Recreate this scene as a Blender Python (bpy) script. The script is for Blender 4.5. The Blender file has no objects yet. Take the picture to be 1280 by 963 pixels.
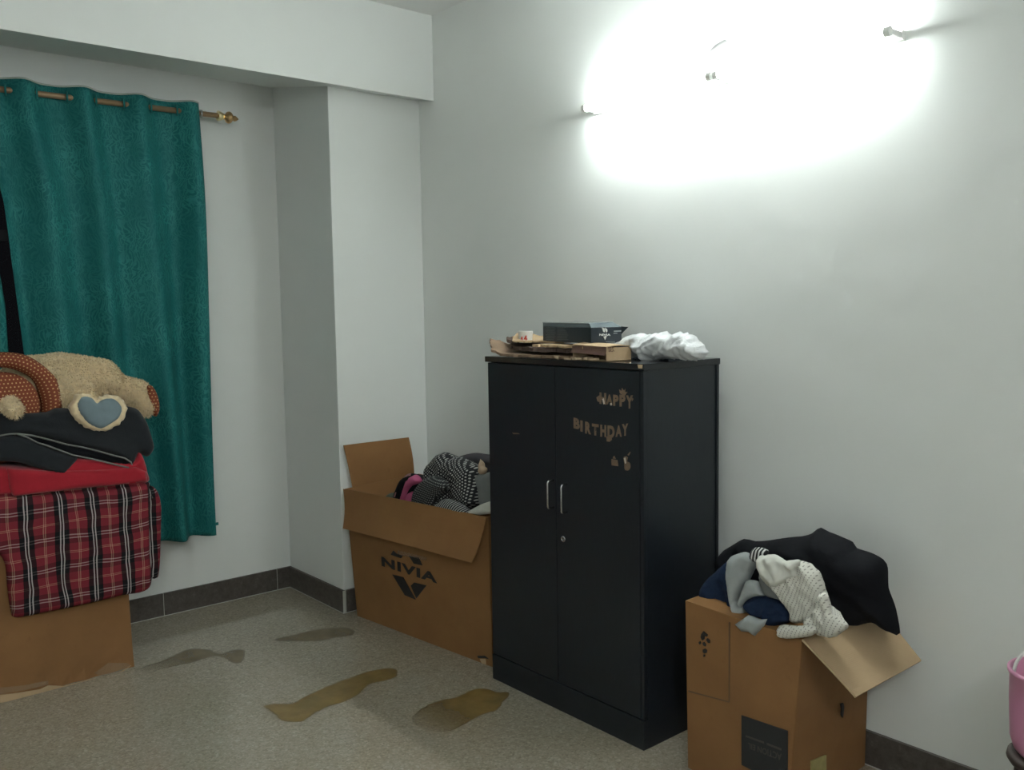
import bpy, bmesh, math, random
from mathutils import Vector, Matrix, noise
from mathutils.geometry import delaunay_2d_cdt, tessellate_polygon
random.seed(7)
PI = math.pi
C = bpy.context.scene.collection

# ------------------------------------------------------------------ camera (a phone held at 1.5 m)
CF = 1121.4518; CAM = Vector((4.4594, -2.6861, 1.5)); yw, pt, rl = -0.8691, -0.0857, -0.0158
FW = Vector((math.sin(yw)*math.cos(pt), math.cos(yw)*math.cos(pt), math.sin(pt)))
_R = FW.cross(Vector((0, 0, 1))).normalized(); _U = _R.cross(FW)
RT = _R*math.cos(rl) + _U*math.sin(rl); UP = -_R*math.sin(rl) + _U*math.cos(rl)
def at(u, v, ax, val):
    """world point where a sight line meets the plane ax = val (used to survey real positions on real surfaces)"""
    d = FW + RT*((u-640)/CF) - UP*((v-481.5)/CF)
    i = 'xyz'.index(ax)
    return CAM + d*((val-CAM[i])/d[i])
cam = bpy.data.cameras.new('camera'); cam.sensor_width = 36; cam.lens = CF*36/1280; cam.clip_start = .05
co = bpy.data.objects.new('camera', cam); C.objects.link(co)
m = Matrix((RT, UP, -FW)).transposed().to_4x4(); m.translation = CAM
co.matrix_world = m
bpy.context.scene.camera = co

# ------------------------------------------------------------------ materials
class N:
    def __init__(s, name):
        s.m = bpy.data.materials.new(name); s.m.use_nodes = True
        s.t = s.m.node_tree; s.b = s.t.nodes['Principled BSDF']; s.out = s.t.nodes['Material Output']
    def n(s, typ, **kw):
        x = s.t.nodes.new(typ)
        for k, v in kw.items():
            if k in x.inputs.keys(): x.inputs[k].default_value = v
            else: setattr(x, k, v)
        return x
    def l(s, a, b): s.t.links.new(a, b)
    def math(s, op, a, b=None, c=None):
        x = s.t.nodes.new('ShaderNodeMath'); x.operation = op
        for i, v in enumerate((a, b, c)):
            if v is None: continue
            if isinstance(v, (int, float)): x.inputs[i].default_value = v
            else: s.l(v, x.inputs[i])
        return x.outputs[0]
    def mix(s, f, a, b, mode='MIX'):
        x = s.t.nodes.new('ShaderNodeMix'); x.data_type = 'RGBA'; x.blend_type = mode
        for i, v in ((0, f), (6, a), (7, b)):
            if isinstance(v, (int, float)): x.inputs[i].default_value = v
            elif isinstance(v, tuple): x.inputs[i].default_value = (*v, 1)
            else: s.l(v, x.inputs[i])
        return x.outputs[2]
    def ramp(s, f, stops):
        x = s.t.nodes.new('ShaderNodeValToRGB'); e = x.color_ramp.elements
        while len(e) < len(stops): e.new(.5)
        for q, (p, c) in zip(e, stops): q.position = p; q.color = (*c, 1) if isinstance(c, tuple) else (c, c, c, 1)
        s.l(f, x.inputs[0]); return x.outputs[0]
    def bump(s, h, strength=.3, dist=.01):
        x = s.n('ShaderNodeBump', Strength=strength, Distance=dist); s.l(h, x.inputs['Height']); s.l(x.outputs[0], s.b.inputs['Normal'])
    def coord(s, kind='Object', scale=(1, 1, 1), rot=(0, 0, 0)):
        c = s.t.nodes.new('ShaderNodeTexCoord'); mp = s.t.nodes.new('ShaderNodeMapping')
        mp.inputs['Scale'].default_value = scale; mp.inputs['Rotation'].default_value = rot
        s.l(c.outputs[kind], mp.inputs[0]); return mp.outputs[0]
    def noise(s, vec, scale, detail=4, rough=.55, dist=0):
        x = s.n('ShaderNodeTexNoise', Scale=scale, Detail=detail, Roughness=rough, Distortion=dist); s.l(vec, x.inputs['Vector']); return x.outputs[0]
def col(n, c): n.b.inputs['Base Color'].default_value = (*c, 1)

def plain(name, c, rough=.6, metal=0., nscale=60, nstr=.15, var=.12, spec=.5, sheen=0.):
    n = N(name); v = n.coord()
    f = n.noise(v, nscale*.15, 3)
    n.l(n.mix(f, tuple(x*(1-var) for x in c), tuple(min(1, x*(1+var)) for x in c)), n.b.inputs['Base Color'])
    n.b.inputs['Roughness'].default_value = rough; n.b.inputs['Metallic'].default_value = metal
    n.b.inputs['Specular IOR Level'].default_value = spec; n.b.inputs['Sheen Weight'].default_value = sheen
    n.bump(n.noise(v, nscale, 4), nstr, .003)
    return n.m
def wallmat(name, c):
    n = N(name); v = n.coord()
    big = n.noise(v, 1.3, 3); 
    n.l(n.mix(big, tuple(x*.965 for x in c), tuple(x*1.03 for x in c)), n.b.inputs['Base Color'])
    n.b.inputs['Roughness'].default_value = .55; n.b.inputs['Specular IOR Level'].default_value = .3
    h = n.math('ADD', n.math('MULTIPLY', n.noise(v, 3.5, 2), 3.0), n.math('MULTIPLY', n.noise(v, 90, 3), .06))
    n.bump(h, .22, .012)
    return n.m
M = {}
M['wall'] = wallmat('painted_plaster', (.795, .82, .80))
M['ceil'] = wallmat('ceiling_paint', (.82, .83, .81))
def floor_mat():
    n = N('speckled_floor_tile'); v = n.coord()
    vo = n.n('ShaderNodeTexVoronoi', Scale=150.0); n.l(v, vo.inputs['Vector'])
    sp = n.ramp(vo.outputs['Color'], [(0, (.27, .24, .185)), (.35, (.345, .31, .25)), (.7, (.39, .35, .285)), (1, (.50, .455, .38))])
    blot = n.ramp(n.noise(v, 35, 5, .7), [(.3, (.88, .87, .85)), (.55, (1, 1, 1)), (.8, (1.0, .98, .95))])
    c = n.mix(1.0, sp, blot, 'MULTIPLY')
    dirt = n.ramp(n.noise(v, 1.6, 4, .6), [(.35, (.93, .91, .86)), (.65, (1, 1, 1))])
    c = n.mix(1.0, c, dirt, 'MULTIPLY')
    br = n.n('ShaderNodeTexBrick', offset=0.0, squash=1.0); n.l(v, br.inputs['Vector'])
    br.inputs['Scale'].default_value = 1.0; br.inputs['Mortar Size'].default_value = .0012; br.inputs['Brick Width'].default_value = .6; br.inputs['Row Height'].default_value = .6
    c = n.mix(n.math('MULTIPLY', br.outputs['Fac'], .35), c, (.2, .18, .15))
    n.l(c, n.b.inputs['Base Color'])
    n.l(n.ramp(n.noise(v, 2.2, 3), [(.3, .06), (.7, .10)]), n.b.inputs['Roughness'])
    return n.m
M['floor'] = floor_mat()
def skirt_mat():
    n = N('dark_granite_skirting'); v = n.coord()
    c = n.ramp(n.noise(v, 38, 6, .7), [(.3, (.055, .046, .041)), (.6, (.10, .086, .077)), (.8, (.19, .17, .15))])
    n.l(c, n.b.inputs['Base Color']); n.b.inputs['Roughness'].default_value = .38
    return n.m
M['skirt'] = skirt_mat()
M['grout'] = plain('white_grout', (.5, .5, .46), .8)
def card(name, c, dirt=.25, seed=0):
    n = N(name); v = n.coord()
    f = n.noise(v, 5+seed, 4); fl = n.n('ShaderNodeTexWave', Scale=70.0, Distortion=.6); fl.bands_direction = 'X'; n.l(v, fl.inputs['Vector'])
    k = n.mix(f, tuple(x*(1-dirt) for x in c), tuple(x*(1+dirt) for x in c))
    k = n.mix(n.ramp(n.noise(v, 22, 5, .7), [(.62, 0.), (.8, .35)]), k, tuple(x*.45 for x in c))
    n.l(k, n.b.inputs['Base Color']); n.b.inputs['Roughness'].default_value = .72; n.b.inputs['Specular IOR Level'].default_value = .25
    n.bump(n.math('ADD', n.math('MULTIPLY', fl.outputs[0], .12), n.noise(v, 9, 3)), .18, .006)
    return n.m
M['card'] = card('brown_cardboard', (.262, .132, .052))
M['card2'] = card('orange_brown_cardboard', (.272, .138, .053), .18, 2)
M['card_in'] = card('pale_cardboard_inside', (.46, .33, .20), .15, 1)
M['card_old'] = card('old_torn_cardboard', (.24, .165, .11), .45, 3)
M['card_dark'] = card('gap_shade_cardboard', (.085, .058, .045), .45, 3)  # colour darkened to stand in for shaded gaps between the torn sheets
M['card_edge'] = plain('cardboard_cut_edge', (.50, .38, .25), .8)
M['print'] = plain('black_box_print', (.018, .016, .016), .6, var=.3)
M['print_faint'] = plain('grey_box_print', (.075, .068, .058), .6)
M['box_text'] = plain('pale_box_text', (.13, .15, .16), .5)
M['panel'] = plain('black_printed_panel', (.020, .021, .024), .5)
M['label_y'] = plain('yellowed_paper_label', (.40, .34, .14), .6, nscale=200, var=.35)
def tape():
    n = N('clear_packing_tape'); n.b.inputs['Base Color'].default_value = (.62, .50, .36, 1)
    n.b.inputs['Roughness'].default_value = .12; n.b.inputs['Alpha'].default_value = .25
    v = n.coord(); n.bump(n.noise(v, 60, 3), .6, .004); return n.m
M['tape'] = tape()
def cab():
    n = N('black_laminate'); v = n.coord(scale=(1, 1, .12))
    g = n.noise(v, 160, 3)
    n.l(n.mix(g, (.0085, .0115, .0155), (.014, .019, .026)), n.b.inputs['Base Color'])
    n.b.inputs['Roughness'].default_value = .36; n.b.inputs['Specular IOR Level'].default_value = .45
    n.bump(g, .08, .001); return n.m
M['cab'] = cab()
M['cab_top'] = plain('glossy_black_laminate', (.012, .014, .017), .16, nstr=.01)
M['gap'] = plain('dark_door_gap', (.004, .004, .004), .9)
M['chrome'] = plain('brushed_steel', (.62, .62, .62), .25, 1.0, nstr=.02)
M['gold'] = plain('antique_gold', (.62, .40, .20), .28, 1.0, nstr=.1)
M['gold_lite'] = plain('polished_gold', (.95, .78, .48), .18, 1.0, nstr=.02)
M['pole'] = plain('bronze_painted_pole', (.36, .23, .13), .42, .35)
M['foil'] = plain('tarnished_gold_foil', (.25, .17, .11), .45, .35, nscale=300, nstr=.5, var=.35)
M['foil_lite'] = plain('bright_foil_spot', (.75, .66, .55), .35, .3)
M['frame'] = plain('dark_window_frame', (.030, .033, .038), .4, .4)
def glass():
    n = N('window_glass'); n.b.inputs['Transmission Weight'].default_value = 1; n.b.inputs['Roughness'].default_value = .02
    n.b.inputs['Base Color'].default_value = (.8, .85, .85, 1); return n.m
M['glass'] = glass()
def emit(name, c, s):
    n = N(name); e = n.n('ShaderNodeEmission', Strength=s); e.inputs[0].default_value = (*c, 1); n.l(e.outputs[0], n.out.inputs[0]); return n.m
TUBE = 35.0
BACK = 46.0
M['tube'] = emit('lit_tube', (.93, 1.0, .975), TUBE)
M['tube_back'] = emit('lit_long_tube', (.97, 1.0, .985), BACK)
M['whiteplast'] = plain('white_plastic', (.72, .72, .70), .4)
M['greyplast'] = plain('grey_plastic', (.35, .35, .35), .4)

def curtain_mat():
    n = N('teal_leaf_pattern_fabric'); v = n.coord('UV')
    d = n.n('ShaderNodeTexNoise', Scale=9.0, Detail=2.0); n.l(v, d.inputs['Vector'])
    vv = n.n('ShaderNodeVectorMath', operation='MULTIPLY_ADD'); n.l(d.outputs['Color'], vv.inputs[0]); vv.inputs[1].default_value = (.14, .14, 0); n.l(v, vv.inputs[2])
    vo = n.n('ShaderNodeTexVoronoi', Scale=34.0, feature='DISTANCE_TO_EDGE'); n.l(vv.outputs[0], vo.inputs['Vector'])
    w = n.n('ShaderNodeTexWave', Scale=20.0, Distortion=9.0); w.inputs['Detail'].default_value = 2; w.inputs['Detail Scale'].default_value = 1.4; n.l(vv.outputs[0], w.inputs['Vector'])
    f1 = n.ramp(vo.outputs['Distance'], [(.02, 1.), (.07, 0.)]); f2 = n.ramp(w.outputs[0], [(.62, 0.), (.78, 1.)])
    f = n.math('MAXIMUM', n.math('MULTIPLY', f1, .8), n.math('MULTIPLY', f2, .7))
    f = n.math('MULTIPLY', f, n.ramp(n.noise(v, 5, 3), [(.4, .35), (.6, 1.)]))
    c = n.mix(f, (.013, .150, .150), (.038, .265, .250))
    n.l(c, n.b.inputs['Base Color']); n.b.inputs['Roughness'].default_value = .6; n.b.inputs['Specular IOR Level'].default_value = .2
    n.bump(n.math('ADD', f, n.noise(v, 400, 2)), .08, .001)
    # thin cloth: a little light goes through
    tr = n.n('ShaderNodeBsdfTranslucent'); n.l(c, tr.inputs[0]); mx = n.n('ShaderNodeMixShader'); mx.inputs[0].default_value = .12
    n.l(n.b.outputs[0], mx.inputs[1]); n.l(tr.outputs[0], mx.inputs[2]); n.l(mx.outputs[0], n.out.inputs[0])
    return n.m
M['curtain'] = curtain_mat()
M['lining'] = plain('pale_curtain_heading', (.42, .44, .40), .7)

def plaid():
    n = N('red_black_white_tartan'); v = n.coord('UV')
    ds = n.n('ShaderNodeTexNoise', Scale=5.0, Detail=2.0); n.l(v, ds.inputs['Vector'])
    vv = n.n('ShaderNodeVectorMath', operation='MULTIPLY_ADD'); n.l(ds.outputs['Color'], vv.inputs[0]); vv.inputs[1].default_value = (.035, .035, 0); n.l(v, vv.inputs[2])
    sx = n.n('ShaderNodeSeparateXYZ'); n.l(vv.outputs[0], sx.inputs[0])
    P = .122
    def axis(o, off):
        fr = n.math('FRACT', n.math('ADD', n.math('DIVIDE', o, P), off))
        a = n.math('ABSOLUTE', n.math('SUBTRACT', fr, .5))
        blk = n.math('LESS_THAN', a, .215)
        wl = n.math('LESS_THAN', n.math('ABSOLUTE', n.math('SUBTRACT', a, .045)), .018)
        e = n.math('ABSOLUTE', n.math('SUBTRACT', a, .475))
        pl = n.math('LESS_THAN', e, .012)
        c = n.mix(blk, (.21, .022, .034), (.008, .008, .010))
        c = n.mix(wl, c, (.44, .41, .40))
        return n.mix(n.math('MULTIPLY', pl, .6), c, (.62, .45, .30)), blk
    (cu, bu), (cv, bv) = axis(sx.outputs[0], .1), axis(sx.outputs[1], .3)
    fac = n.math('ADD', n.math('MULTIPLY', n.math('SUBTRACT', 1.0, bu), .36), .10)
    c = n.mix(fac, cu, cv)
    n.l(c, n.b.inputs['Base Color']); n.b.inputs['Roughness'].default_value = .85; n.b.inputs['Specular IOR Level'].default_value = .2
    n.bump(n.noise(v, 500, 2), .2, .001); return n.m
M['plaid'] = plaid()
def dotted(name, base, dot, P, r, ang=0., aniso=1.):
    n = N(name); v = n.coord('UV', rot=(0, 0, ang)); sx = n.n('ShaderNodeSeparateXYZ'); n.l(v, sx.inputs[0])
    x = n.math('DIVIDE', sx.outputs[0], P); y = n.math('DIVIDE', sx.outputs[1], P*aniso)
    row = n.math('FLOOR', y); x = n.math('ADD', x, n.math('MULTIPLY', row, .5))
    fx = n.math('SUBTRACT', n.math('FRACT', x), .5); fy = n.math('SUBTRACT', n.math('FRACT', y), .5)
    d = n.math('SQRT', n.math('ADD', n.math('MULTIPLY', fx, fx), n.math('MULTIPLY', fy, fy)))
    n.l(n.mix(n.math('LESS_THAN', d, r), base, dot), n.b.inputs['Base Color'])
    n.b.inputs['Roughness'].default_value = .8; n.bump(n.noise(v, 300, 2), .2, .001); return n.m
M['polka'] = dotted('black_fabric_white_dots', (.010, .011, .014), (.42, .42, .40), .0125, .27, .5)
M['polka2'] = dotted('black_fabric_small_dots', (.014, .016, .018), (.27, .28, .27), .0105, .25, .1)
M['orange'] = dotted('rust_fabric_cream_dots', (.20, .042, .014), (.60, .36, .16), .0145, .20, .0)
def striped(name, a, b, P, w, ang):
    n = N(name); v = n.coord('UV', rot=(0, 0, ang)); sx = n.n('ShaderNodeSeparateXYZ'); n.l(v, sx.inputs[0])
    n.l(n.mix(n.math('LESS_THAN', n.math('FRACT', n.math('DIVIDE', sx.outputs[0], P)), w), a, b), n.b.inputs['Base Color'])
    n.b.inputs['Roughness'].default_value = .8; return n.m
M['stripe'] = striped('black_white_pinstripe', (.020, .024, .030), (.42, .44, .42), .0125, .38, .55)
M['stripe_v'] = striped('black_white_ribbing', (.012, .012, .014), (.70, .70, .68), .011, .45, .15)
M['red'] = plain('red_fleece', (.36, .018, .030), .9, nscale=250, nstr=.3, var=.12, spec=.1, sheen=.3)
M['charcoal'] = plain('charcoal_fleece', (.020, .023, .027), .92, nscale=250, nstr=.3, spec=.15, sheen=.15)
M['piping'] = plain('grey_piping', (.20, .20, .19), .8)
M['black_cloth'] = plain('black_cloth', (.0060, .0068, .0095), .85, nscale=300, nstr=.3, spec=.2)
M['dkgrey_cloth'] = plain('dark_grey_cloth', (.045, .042, .050), .85, nscale=250)
M['denim'] = plain('navy_denim', (.013, .026, .062), .85, nscale=400, nstr=.4, var=.35, spec=.2)
M['ltgrey'] = plain('light_grey_cloth', (.36, .39, .39), .85, nscale=250)
M['grey_cloth'] = plain('mid_grey_cloth', (.19, .20, .20), .85, nscale=250)
M['beige_cloth'] = plain('beige_cloth', (.50, .38, .27), .8)
M['white_cloth'] = plain('white_cloth', (.66, .66, .61), .8, nscale=250)
M['pink_cloth'] = plain('pink_fleece', (.50, .10, .22), .9, nscale=250)
M['palepink'] = plain('dusty_pink_trim', (.36, .19, .20), .85)
M['green_cloth'] = plain('grey_green_cloth', (.10, .12, .09), .85)
M['grey_blue'] = plain('blue_grey_satin', (.17, .235, .265), .6, nscale=200, sheen=.2)
M['fur'] = plain('beige_plush', (.86, .67, .43), .9, nscale=350, nstr=.6, var=.22, spec=.1, sheen=.4)
def lace():
    n = N('white_openwork_knit'); v = n.coord('UV', rot=(0, 0, .35)); sx = n.n('ShaderNodeSeparateXYZ'); n.l(v, sx.inputs[0])
    P = .0105
    x = n.math('DIVIDE', sx.outputs[0], P); y = n.math('DIVIDE', sx.outputs[1], P*.62)
    fx = n.math('SUBTRACT', n.math('FRACT', x), .5); fy = n.math('SUBTRACT', n.math('FRACT', n.math('ADD', y, n.math('MULTIPLY', n.math('FLOOR', x), .5))), .5)
    d = n.math('SQRT', n.math('ADD', n.math('MULTIPLY', n.math('MULTIPLY', fx, fx), 2.6), n.math('MULTIPLY', fy, fy)))
    hole = n.math('LESS_THAN', d, .27)
    n.l(n.mix(hole, (.66, .65, .59), (.30, .29, .26)), n.b.inputs['Base Color']); n.b.inputs['Roughness'].default_value = .85
    n.bump(n.math('SUBTRACT', 1.0, hole), .6, .003); return n.m
M['lace'] = lace()
def bagmat():
    n = N('white_polythene'); v = n.coord()
    col(n, (.74, .76, .77)); n.b.inputs['Roughness'].default_value = .25; n.b.inputs['Subsurface Weight'].default_value = .25; n.b.inputs['Subsurface Radius'].default_value = (.03, .03, .03)
    tr = n.n('ShaderNodeBsdfTransparent'); mx = n.n('ShaderNodeMixShader'); mx.inputs[0].default_value = .12
    n.l(n.b.outputs[0], mx.inputs[1]); n.l(tr.outputs[0], mx.inputs[2]); n.l(mx.outputs[0], n.out.inputs[0])
    n.bump(n.noise(v, 45, 5, .65, .8), .55, .01); return n.m
M['bag'] = bagmat()
M['shoebox'] = plain('dark_blue_black_card', (.016, .024, .034), .3, nstr=.05, var=.2)
M['shoebox_lid'] = plain('lid_painted_reflection', (.12, .15, .165), .25, nstr=.05)  # lid colour lightened to carry the reflection on its top
M['redink'] = plain('red_ink', (.45, .05, .03), .6)
M['brownink'] = plain('brown_ink', (.08, .03, .02), .6)
M['pink_plast'] = plain('pink_plastic', (.62, .27, .42), .35, nstr=.03, var=.03)
M['stool'] = plain('dark_brown_plastic', (.05, .035, .03), .5)
def stain(name, a, dens):
    n = N(name); v = n.coord('UV'); vw = n.coord()
    c = n.mix(n.noise(vw, 14, 4, .6), a, tuple(x*.55 for x in a))
    # dried rim is darker: UV.x holds the distance from the rim in metres
    sx = n.n('ShaderNodeSeparateXYZ'); n.l(v, sx.inputs[0])
    rim = n.ramp(n.math('MULTIPLY', sx.outputs[0], 40.), [(.0, 1.), (.12, .9), (.45, 0.)])
    c = n.mix(rim, c, tuple(x*.45 for x in a))
    n.l(c, n.b.inputs['Base Color']); n.b.inputs['Roughness'].default_value = .3
    al = n.math('MULTIPLY', n.math('ADD', n.ramp(n.noise(vw, 9, 4), [(.3, .72), (.65, 1.)]), n.math('MULTIPLY', rim, .35)), n.math('MULTIPLY', sx.outputs[1], dens))
    al = n.math('MINIMUM', al, .93)
    n.l(al, n.b.inputs['Alpha']); return n.m
M['stain'] = stain('dried_brown_spill', (.36, .235, .068), .85)
M['stain_pale'] = stain('faint_brown_spill', (.31, .23, .115), .65)

# ------------------------------------------------------------------ helpers
def link(name, me, mat, parent=None, smooth=False):
    o = bpy.data.objects.new(name, me); C.objects.link(o)
    mats = mat if isinstance(mat, (list, tuple)) else [mat]
    for x in mats: me.materials.append(M[x] if isinstance(x, str) else x)
    if smooth: me.polygons.foreach_set('use_smooth', [True]*len(me.polygons))
    if parent is not None:
        o.parent = parent; o.matrix_parent_inverse = parent.matrix_world.inverted()
    return o
def obj(name, bm, mat, parent=None, smooth=False):
    bmesh.ops.recalc_face_normals(bm, faces=bm.faces)
    me = bpy.data.meshes.new(name); bm.to_mesh(me); bm.free()
    return link(name, me, mat, parent, smooth)
def tag(o, label, cat, group=None):
    o['label'] = label; o['category'] = cat
    if group: o['group'] = group
    return o
def struct(o): o['kind'] = 'structure'; return o
def thing(name, label, cat, loc=(0, 0, 0), group=None):
    o = bpy.data.objects.new(name, None); C.objects.link(o); o.location = loc; o.empty_display_size = .05
    o.matrix_world = Matrix.Translation(loc)
    return tag(o, label, cat, group)
def box(bm, a, b, bev=0., mi=0):
    r = bmesh.ops.create_cube(bm, size=1)
    a = Vector(a); b = Vector(b)
    for v in r['verts']: v.co = Vector((a[i]+(b[i]-a[i])*(v.co[i]+.5) for i in range(3)))
    if bev:
        es = list({e for v in r['verts'] for e in v.link_edges})
        bmesh.ops.bevel(bm, geom=es, offset=bev, segments=2, affect='EDGES', profile=.6)
    return bm
def bx(a, b, bev=0.): return box(bmesh.new(), a, b, bev)
def hexa(bm, bot, top):
    """solid from four bottom and four top corners"""
    vs = [bm.verts.new(p) for p in list(bot)+list(top)]
    for f in ((0, 3, 2, 1), (4, 5, 6, 7), (0, 1, 5, 4), (1, 2, 6, 5), (2, 3, 7, 6), (3, 0, 4, 7)): bm.faces.new([vs[i] for i in f])
    return bm
def sheet(bm, q, t, n=1, m=1, warp=None):
    """a board: quad q (4 corners) subdivided n by m, thickness t along its normal, warp(s,r) bends it"""
    q = [Vector(p) for p in q]; nr = (q[1]-q[0]).cross(q[3]-q[0]).normalized()
    g = [[], []]
    for k in (0, 1):
        for i in range(n+1):
            row = []
            for j in range(m+1):
                s, r = i/n, j/m
                p = (q[0]*(1-s)+q[1]*s)*(1-r)+(q[3]*(1-s)+q[2]*s)*r
                if warp: p = p+nr*warp(s, r)
                row.append(bm.verts.new(p-nr*t*k))
            g[k].append(row)
    for k in (0, 1):
        for i in range(n):
            for j in range(m):
                bm.faces.new((g[k][i][j], g[k][i+1][j], g[k][i+1][j+1], g[k][i][j+1]))
    for i in range(n):
        for j in (0, m): bm.faces.new((g[0][i][j], g[0][i+1][j], g[1][i+1][j], g[1][i][j]))
    for j in range(m):
        for i in (0, n): bm.faces.new((g[0][i][j], g[0][i][j+1], g[1][i][j+1], g[1][i][j]))
    return bm
def tube(bm, pts, r, seg=10, cap=True):
    pts = [Vector(p) for p in pts]; rs = r if isinstance(r, (list, tuple)) else [r]*len(pts)
    rings = []; t0 = (pts[1]-pts[0]).normalized()
    nrm = t0.orthogonal().normalized()
    for i, p in enumerate(pts):
        t = (pts[min(i+1, len(pts)-1)]-pts[max(i-1, 0)])
        t = t.normalized() if t.length > 1e-9 else t0
        nrm = (nrm-t*nrm.dot(t)).normalized(); b = t.cross(nrm)
        rings.append([bm.verts.new(p+(nrm*math.cos(a)+b*math.sin(a))*rs[i]) for a in [2*PI*k/seg for k in range(seg)]])
    for A, B in zip(rings, rings[1:]):
        for k in range(seg): bm.faces.new((A[k], A[(k+1) % seg], B[(k+1) % seg], B[k]))
    if cap:
        for q in (rings[0], rings[-1]): bm.faces.new(q)
    return bm
def torus(bm, c, n, R, r, seg=20, rs=8):
    c = Vector(c); n = Vector(n).normalized(); a = n.orthogonal().normalized(); b = n.cross(a); g = []
    for i in range(seg):
        t = 2*PI*i/seg; d = a*math.cos(t)+b*math.sin(t)
        g.append([bm.verts.new(c+d*(R+r*math.cos(2*PI*k/rs))+n*r*math.sin(2*PI*k/rs)) for k in range(rs)])
    for i in range(seg):
        for k in range(rs): bm.faces.new((g[i][k], g[(i+1) % seg][k], g[(i+1) % seg][(k+1) % rs], g[i][(k+1) % rs]))
    return bm
def lathe(bm, base, axis, prof, seg=24):
    """prof: (distance along axis, radius)"""
    base = Vector(base); axis = Vector(axis).normalized()
    pts = [base+axis*h for h, _ in prof]
    a = axis.orthogonal().normalized(); b = axis.cross(a); rings = []
    for p, (h, r) in zip(pts, prof):
        rings.append([bm.verts.new(p+(a*math.cos(2*PI*k/seg)+b*math.sin(2*PI*k/seg))*max(r, 1e-4)) for k in range(seg)])
    for A, B in zip(rings, rings[1:]):
        for k in range(seg): bm.faces.new((A[k], A[(k+1) % seg], B[(k+1) % seg], B[k]))
    bm.faces.new(rings[0]); bm.faces.new(rings[-1])
    return bm
def spline(pts, step):
    """closed Catmull-Rom through 2D points"""
    n = len(pts); out = []
    for i in range(n):
        p0, p1, p2, p3 = [Vector(pts[(i+k-1) % n]) for k in range(4)]
        m = max(1, int((p2-p1).length/step))
        for k in range(m):
            t = k/m
            out.append(.5*((2*p1)+(-p0+p2)*t+(2*p0-5*p1+4*p2-p3)*t*t+(-p0+3*p1-3*p2+p3)*t**3))
    return out
def inside(p, poly):
    r = False; x, y = p; j = len(poly)-1
    for i in range(len(poly)):
        xi, yi = poly[i]; xj, yj = poly[j]
        if (yi > y) != (yj > y) and x < (xj-xi)*(y-yi)/(yj-yi)+xi: r = not r
        j = i
    return r
def edged(p, poly):
    d = 1e9; j = len(poly)-1
    for i in range(len(poly)):
        a = poly[j]; b = poly[i]; ab = b-a; L = ab.length_squared
        t = 0 if L < 1e-12 else max(0, min(1, (p-a).dot(ab)/L)); q = (a+ab*t-p).length
        if q < d: d = q
        j = i
    return d
def wrinkle(p, amp, scale, ang, stretch, seed):
    c, s = math.cos(ang), math.sin(ang)
    a, b = (p.x*c+p.y*s), (-p.x*s+p.y*c)
    wv = noise.noise(Vector((a*scale*2+seed, b*scale*2, seed)))*.25
    f = noise.noise(Vector((a*scale/stretch+seed*3.1, b*scale+wv, seed*.7)))
    g = noise.noise(Vector((a*scale*2.3/stretch+seed, b*scale*2.3+wv, seed*2.7)))
    return amp*((1-abs(f)*2.4)*.7+(1-abs(g)*2.2)*.3)
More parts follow.
